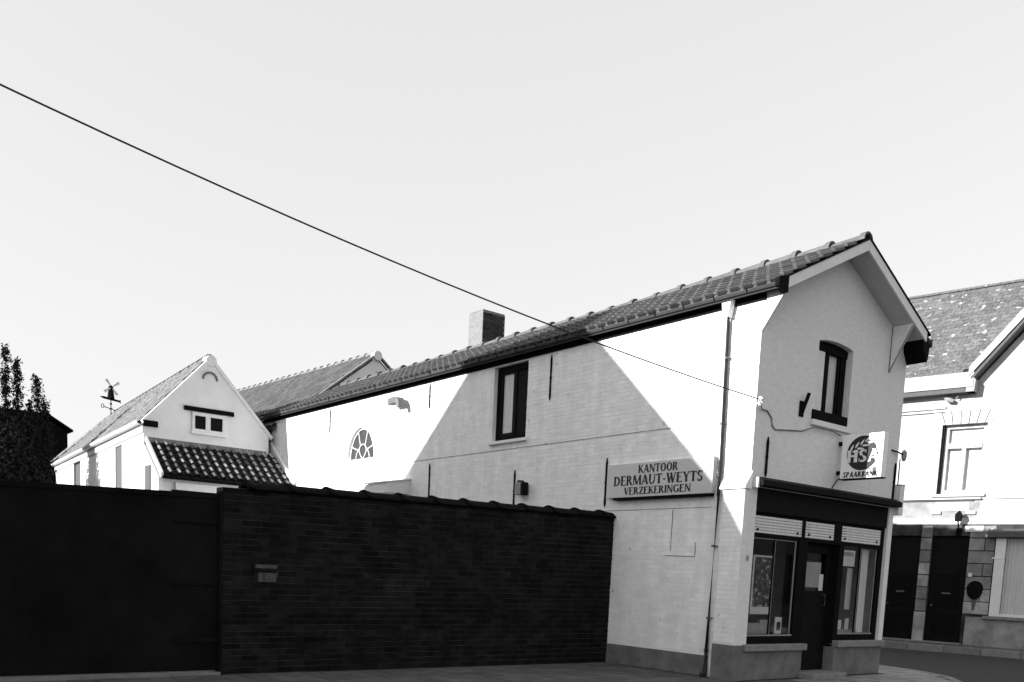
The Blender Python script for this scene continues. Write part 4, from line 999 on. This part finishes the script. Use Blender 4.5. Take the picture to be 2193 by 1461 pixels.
# rusticated stone blocks of the ground floor
bh_ = .335; r = 0; z = Zr(.98)
while z < ZB-.02:
    z1_ = min(z+bh_, ZB)-.012
    edges = [L0, d1[0], d1[1], d2[0], d2[1], lw[0]-.02, lw[1]+.02, L1]
    for a, b in ((L0, d1[0]), (d1[1], d2[0]), (d2[1], lw[0]-.02), (lw[1]+.02, L1)):
        segs = [(a, b)]
        if (z+z1_)/2 > Zr(3.24): segs = [(a, b)]
        n = max(1, round((b-a)/.55)); off = .0
        cuts = [a+(b-a)*(i)/n for i in range(n+1)]
        if n > 1 and r % 2: cuts = [a]+[a+(b-a)*(i+.5)/n for i in range(n)]+[b]
        elif n == 1 and r % 2 and b-a > .4: cuts = [a, a+(b-a)*.62, b]
        for p, q in zip(cuts, cuts[1:]): obj('stone_block', MB().box(p+.009, q-.010, -.024-random.uniform(0, .008), .02, z+.006, z1_-.006), 'stone', rh, bevel=.006)
    if z > Zr(3.2):
        for a, b in ((d1[0], d1[1]), (d2[0], d2[1]), (lw[0], lw[1])):
            n = max(1, round((b-a)/.45))
            for i in range(n): obj('stone_block', MB().box(a+(b-a)*i/n+.005, a+(b-a)*(i+1)/n-.005, -.024, .02, max(z, Zr(3.24)), z1_), 'stone', rh)
    z += bh_; r += 1
rb('plinth', lw[0]-.55, L1, -.05, .02, BZ0-.2, Zr(.90), 'stone'); rb('plinth', d1[1]+.0, d2[0], -.03, .02, BZ0-.2, Zr(.96), 'stone'); rb('plinth', L0, d1[0], -.05, .02, BZ0-.2, Zr(.96), 'stone')
rb('window_sill', lw[0]-.12, lw[1]+.1, -.12, .03, Zr(.86), Zr(.95), 'sillstone', .01)
# doors
for k_, d in enumerate((d1, d2)):
    dd = obj('door', MB().box(d[0]+.01, d[1]-.01, .08, .13, BZ0, d[3]-.01), 'dark', rh)
    for z0, z1 in ((.45, 1.0), (1.15, 2.05)): obj('door_panel', MB().box(d[0]+.16, d[1]-.16, .066, .079, z0, z1), 'black', dd, bevel=.006)
    obj('door_handle', MB().tube([(d[0]+.12, .08, 1.2), (d[0]+.12, .03, 1.2)], .022, 8), 'zinc', dd)
    obj('mail_slot', MB().box((d[0]+d[1])/2-.12, (d[0]+d[1])/2+.1, .060, .065, 1.52, 1.56), 'zinc', dd)
rb('door_sill', d1[0]-.05, d2[1]+.05, -.14, .10, BZ0-.2, BZ0+.03, 'sillstone', .01)
# ground floor window
gwd = thing('ground_window', None, None); gwd.parent = rh
for nm, b in (('frame_post', (lw[0], lw[0]+.24, -.03, .05, lw[2], lw[3])), ('frame_post', (lw[1]-.24, lw[1], -.03, .05, lw[2], lw[3])), ('frame_rail', (lw[0]+.24, lw[1]-.24, -.02, .05, lw[2], lw[2]+.07))): obj(nm, MB().box(*b), 'paintwhite', gwd, bevel=.006)
obj('post_band', MB().box(lw[0]-.05, lw[0]+.2, -.045, -.03, Zr(2.58), Zr(2.62)), 'paintwhite', gwd)
obj('pane', MB().box(lw[0]+.24, lw[1]-.24, .03, .034, lw[2]+.07, lw[3]), 'glass', gwd)
mb = MB()
for i in range(34): x = lw[0]+.24+i*.042; mb.quad((x, .10+.016*(i % 2), lw[2]), (x+.042, .10+.016*((i+1) % 2), lw[2]), (x+.042, .10+.016*((i+1) % 2), lw[3]), (x, .10+.016*(i % 2), lw[3]))
obj('curtain', mb, 'curtain', gwd)
obj('shutter_case', MB().prism([(-.16, lw[3]+.02), (-.16, lw[3]+.16), (-.03, lw[3]+.24), (-.0, lw[3]+.02)], lw[0]-.20, lw[1]+.2, 'x'), 'wood', gwd)
obj('case_end', MB().bar((lw[0]-.22, -.17, lw[3]+.02), (lw[0]-.10, -.05, lw[3]+.24), .02, .05), 'paintwhite', gwd)
# string courses and ledge
rb('string_course', L0, Sr(.25), -.09, .0, Zr(4.26), Zr(4.31), 'stonewhite'); rb('string_course', Sr(.25), L1, -.035, .0, Zr(4.27), Zr(4.30), 'stonewhite')
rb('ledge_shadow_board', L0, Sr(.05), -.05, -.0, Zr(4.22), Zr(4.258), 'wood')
rb('lower_band', L0, L1, -.03, .0, ZB-.0, ZB+.05, 'stonewhite')
rb('panel_recess', Sr(-.98), Sr(-.06), -.012, .0, Zr(3.95), Zr(4.20), 'stonewhite'); rb('corbel', Sr(-1.08), Sr(-.80), -.06, 0, Zr(3.84), Zr(3.93), 'stonewhite'); rb('corbel', Sr(-.12), Sr(.14), -.06, 0, Zr(3.84), Zr(3.93), 'stonewhite')
rb('panel_recess', Sr(1.0), Sr(1.9), -.02, .0, Zr(3.98), Zr(4.03), 'plaster')
rb('ledge_shade_band', L0, Sr(.22), -.008, .0, Zr(3.74), Zr(4.21), 'shadeband')  # soft shade from the ledge, painted as a darker band
# upper windows
for u in (uw, uw2, uw3):
    wn = thing('upper_window', None, None); wn.parent = rh
    W0, W1, Z0, Z1 = u
    obj('outer_frame', MB().box(W0, W0+.05, .06, .235, Z0, Z1), 'dark', wn)
    for b in ((W0+.05, W0+.15, .15, .26, Z0, Z1), (W1-.12, W1, .15, .26, Z0, Z1), (W0+.15, W1-.12, .15, .26, Z1-.10, Z1), (W0+.15, W1-.12, .15, .26, Z0, Z0+.12), (W0+.15, W1-.12, .12, .26, Z0+1.22, Z0+1.36), ((W0+W1)/2-.05, (W0+W1)/2+.05, .125, .26, Z0+.12, Z0+1.22)): obj('frame_member', MB().box(*b), 'stonewhite', wn, bevel=.008)
    obj('pane', MB().box(W0+.15, W1-.12, .262, .266, Z0+.12, Z1-.1), 'curtain', wn)
    obj('window_sill', MB().box(W0-.1, W1+.1, -.08, .0, Z0-.07, Z0), 'stonewhite', wn)
    obj('arch_joint', MB().prism([(W0-.10, Z1+.004), (W1+.10, Z1+.004), (W1+.20, Z1+.35), (W0-.20, Z1+.35)], -.006, -.001, 'y'), 'wood', wn)
    n = 7
    for i in range(n):      # flat arch of wedge stones
        a, b = W0-.12+(W1-W0+.24)*i/n, W0-.12+(W1-W0+.24)*(i+1)/n; cxm = (W0+W1)/2
        f = lambda x: cxm+(x-cxm)*1.25
        obj('arch_stone', MB().prism([(a+.013, Z1+.0), (b-.013, Z1), (f(b)-.014, Z1+.36), (f(a)+.014, Z1+.36)], -.016, .0, 'y'), 'stonewhite', wn)
    for z in (Zr(5.72), Zr(5.2)): obj('quoin', MB().box(W0-.22, W0-.02, -.012, 0, z-.05, z), 'stonewhite', wn); obj('quoin', MB().box(W1+.02, W1+.22, -.012, 0, z-.05, z), 'stonewhite', wn)
# eaves, gutter box, roof
GL = Sr(-.18)
rb('gutter_box', L0, GL, -.34, .0, GZ+.14, Zr(7.79), 'stonewhite', .01)
rb('eave_soffit', L0, GL+.02, -.30, .0, GZ+.02, GZ+.138, 'wood')
rb('frieze', L0, Sr(-.95), -.05, .0, GZ-.32, GZ-.26, 'stonewhite'); rb('frieze', L0, Sr(-.95), -.03, .0, GZ-.42, GZ-.40, 'wood')
obj('bell_insulator', MB().tube([(Sr(-.98), -.10, GZ-.06), (Sr(-.85), -.12, GZ-.12), (Sr(-.72), -.12, GZ-.16)], [.03, .07, .045], 8).tube([(Sr(-.66), -.12, GZ-.10), (Sr(-.6), -.12, GZ-.02), (Sr(-.62), -.12, GZ+.06)], .015, 6), 'lampgrey', rh)
# slate roof
RB = 3.5; rz0 = Zr(7.79); rzr = 10.55; rn = Vector((0, RB+.2, rzr-rz0)); rl = rn.length; rn /= rl; rnn = Vector((0, -rn.z, rn.y))
vx = gx0+(rzr-rz0)/slp
sroof = obj('roof', MB().quad((L0, -.2, rz0-.03), (gx0, -.2, rz0-.03), (vx, RB, rzr-.02), (L0, RB, rzr-.02)).quad((L0, RB, rzr-.02), (L1, RB, rzr-.02), (L1, RB*2, rz0), (L0, RB*2, rz0)), 'interior', rh)
SW, SE = .25, .20
ms = MB(); ms.box(.004, SW-.004, 0, SE+.10, 0, .010); 
me_sl = ms.mesh('slate'); me_sl.materials.append(M['slate'])
fs = MB(); ns = 0
sb_ = lambda x, v: Matrix(((1, 0, 0, x), (0, rn.y, rnn.y, -.20+v*rn.y), (0, rn.z, rnn.z, rz0+v*rn.z), (0, 0, 0, 1)))
todo = []
for r in range(int(rl/SE)):
    for c in range(int((L1-L0)/SW)):
        x = L0+c*SW+(r % 2)*SW/2
        if x+SW > gx0-.03+r*SE*rn.z/slp: continue
        vis_ = x > -3.6+r*.02
        todo.append((not vis_, r, x))
todo.sort()
for nv, r, x in todo:
    Mx = sb_(x, r*SE) @ Matrix.Translation((0, 0, .006)) @ Matrix.Rotation(-.045+random.uniform(-.012, .012), 4, 'X') @ Matrix.Rotation(random.uniform(-.012, .012), 4, 'Z')
    if ns < 300 and not nv: o = link('slate', me_sl, None, sroof); o.matrix_basis = Mx; ns += 1
    else:
        n0 = len(fs.v); fs.v += [tuple(Mx @ Vector(p)) for p in ms.v]; fs.f += [tuple(n0+i for i in f) for f in ms.f]
obj('slate_field', fs, 'slate', sroof, kind='stuff')
obj('ridge_capping', MB().halfpipe((L0, RB, rzr-.03), (L1, RB, rzr-.03), .09, .02, 0, 180, 6), 'slate', sroof)
# gable verge rising to the right and the small cross roof behind it
ze0 = Zr(7.72)
def vg(x): return ze0+(x-gx0)*slp
xe = gxa
obj('verge_board', MB().prism([(gx0-.02, ze0-.05), (xe, vg(xe)-.02), (xe, vg(xe)+.25), (gx0-.02, ze0+.18)], -.36, -.20, 'y'), 'stonewhite', rh)
obj('verge_soffit', MB().prism([(gx0+.04, ze0-.16), (xe, vg(xe)-.10), (xe, vg(xe)-.03), (gx0+.04, ze0-.06)], -.34, .0, 'y'), 'wood', rh)
obj('verge_end', MB().prism([(gx0-.06, GZ+.02), (gx0+.14, GZ+.02), (gx0+.16, GZ+.30), (gx0+.10, ze0-.06), (gx0-.02, ze0+.02)], -.32, -.0, 'y'), 'lampgrey', rh)
obj('cross_roof', MB().prism([(gx0, ze0-.06), (gxa, vg(gxa)+.1), (2*gxa-gx0, ze0-.06), (2*gxa-gx0, ze0-.2), (gxa, vg(gxa)-.05), (gx0, ze0-.2)], -.18, 2.8, 'y'), 'slate', rh)
# wall lantern, plate and notices by the doors
ln_ = thing('door_lantern', 'black lantern above the right hand door of the pale town house', 'lamp', loc=(12.988, 2.754, 0)); ln_.rotation_euler = (0, 0, th)
obj('lantern_body', MB().prism([(Sr(-.32), Zr(3.62)), (Sr(-.18), Zr(3.62)), (Sr(-.15), Zr(3.8)), (Sr(-.22), Zr(3.92)), (Sr(-.32), Zr(3.82))], -.30, -.16, 'y'), 'black', ln_)
obj('lantern_arm', MB().bar((Sr(-.25), -.02, Zr(3.26)), (Sr(-.25), -.22, Zr(3.64)), .03, .03).box(Sr(-.33), Sr(-.17), -.05, -.024, Zr(3.22), Zr(3.44)), 'black', ln_)
pl_ = thing('door_plate', 'white printed plate beside the lantern of the pale town house', 'sign', loc=(12.988, 2.754, 0)); pl_.rotation_euler = (0, 0, th)
obj('plate', MB().box(Sr(-.08), Sr(.40), -.05, -.032, Zr(3.34), Zr(3.50)), 'paintwhite', pl_)
obj('print_lines', MB().box(Sr(.02), Sr(.28), -.0515, -.0505, Zr(3.43), Zr(3.46)).box(Sr(-.04), Sr(.20), -.0515, -.0505, Zr(3.37), Zr(3.385)), 'lampgrey', pl_)
bl_ = thing('door_bell', 'small white door bell plate right of the black town house door', 'bell', loc=(12.988, 2.754, 0)); bl_.rotation_euler = (0, 0, th)
obj('plate', MB().box(Sr(.12), Sr(.22), -.05, -.028, Zr(2.05), Zr(2.16)), 'paintwhite', bl_); obj('button', MB().tube([(Sr(.17), -.05, Zr(2.12)), (Sr(.17), -.058, Zr(2.12))], .012, 8), 'black', bl_)
# dark stain under a vent on the stonework
vt = thing('wall_vent', 'dark round vent on the stonework between door and window of the pale town house', 'vent', loc=(12.988, 2.754, 0)); vt.rotation_euler = (0, 0, th)
vp = [(Sr(.33)+.20*math.cos(R(t)), Zr(1.72)+.20*math.sin(R(t))*(1.0 if t < 180 else 1.5)) for t in range(0, 360, 20)]
obj('vent_plate', MB().prism(vp, -.045, -.024, 'y'), 'black', vt)
obj('vent_drip', MB().prism([(Sr(.30), Zr(1.08)), (Sr(.36), Zr(1.08)), (Sr(.42), Zr(1.45)), (Sr(.26), Zr(1.45))], -.034, -.026, 'y'), 'wood', vt)
# unseen house added outside the frame to darken the shop window reflections
nx_ = thing('reflection_house', 'unseen dark brick house added to darken the shop window reflections', 'house', loc=(12.988, 2.754, 0)); nx_.rotation_euler = (0, 0, th)
wm = MB(); wall_panel(wm, Pf, L1+.02, L1+9, 0, 7.6, [(L1+1, L1+2.1, .2, 2.6, .15), (L1+3.4, L1+4.7, .9, 2.6, .15), (L1+6, L1+7.3, .9, 2.6, .15), (L1+1, L1+2.2, 4.2, 6, .15), (L1+3.4, L1+4.7, 4.2, 6, .15), (L1+6, L1+7.3, 4.2, 6, .15)])
wm.quad((L1+9, 0, 0), (L1+9, 8, 0), (L1+9, 8, 7.6), (L1+9, 0, 7.6)); obj('wall', wm, 'chimney', nx_)
obj('roof', MB().prism([(-.25, 7.5), (4, 10.6), (8.25, 7.5), (8.25, 7.38), (4, 10.48), (-.25, 7.38)], L1+.02, L1+9, 'x'), 'backtile', nx_)
for a, b, c, d in ((L1+1, L1+2.1, .2, 2.6), (L1+3.4, L1+4.7, .9, 2.6), (L1+6, L1+7.3, .9, 2.6), (L1+1, L1+2.2, 4.2, 6), (L1+3.4, L1+4.7, 4.2, 6), (L1+6, L1+7.3, 4.2, 6)): obj('window', MB().box(a, b, .12, .16, c, d), 'dark', nx_)
# far pavement
fp = thing('far_pavement', None, None, loc=(12.988, 2.754, 0)); fp.rotation_euler = (0, 0, th); tag(fp, kind='structure')
obj('paving_bed', MB().box(-30, 30, -1.05, 9, -.2, .175), 'pavebase', fp)
for k in range(-14, 14): obj('kerb_stone', MB().box(k*.9+.005, k*.9+.895, -1.22, -1.055, -.2, .185+random.uniform(-.003, .003)), 'kerb', fp, bevel=.01)
for c in range(-14, 12):
    for r in range(3): obj('paving_slab', MB().box(c*.34+.004, c*.34+.336, -1.05+r*.34+.004, -1.05+r*.34+.336, .15, .186+random.uniform(-.003, .003)), 'paving', fp)

# ------------------------------------------------------------------ neighbour outside the frame whose gable throws the pointed shadow
nh = thing('neighbour_house', 'brick house with steep gable standing left of the yard gate', 'house', loc=(0, 0, 0))
NX = -12.9; sh = -NX; pk = (5.517+.255*sh, 7.525+.3554*sh)
e0 = (2.9+.255*(sh-12.3), pk[1]-(pk[0]-(2.9+.255*(sh-12.3)))*1.034); e1 = (pk[0]+6.0, pk[1]-6.0*.843)
kk = (.36+.255*sh, 2.78+.3554*sh); e0 = kk
obj('wall', MB().prism([(kk[0]-.62, -.1), (e1[0], -.1), e1, pk, kk, (kk[0]-.62, kk[1]-1.3)], NX-10, NX, 'x'), 'stone', nh)
obj('roof', MB().prism([(e0[0]-.0, e0[1]), pk, (e1[0], e1[1]), (e1[0], e1[1]+.06), (pk[0], pk[1]+.06), (e0[0], e0[1]+.06)], NX-10.1, NX+.02, 'x'), 'tile', nh)
for yy in (5.2, 8.0, 10.8):
    for zz in (1.1, 4.2): obj('window', MB().box(NX, NX+.03, yy, yy+1.1, zz, zz+1.5), 'dark', nh)
for xx in (-15.5, -18.5, -21.5): obj('window', MB().box(xx, xx+1.1, kk[0]-.65, kk[0]-.62, 1.1, 2.7), 'dark', nh)
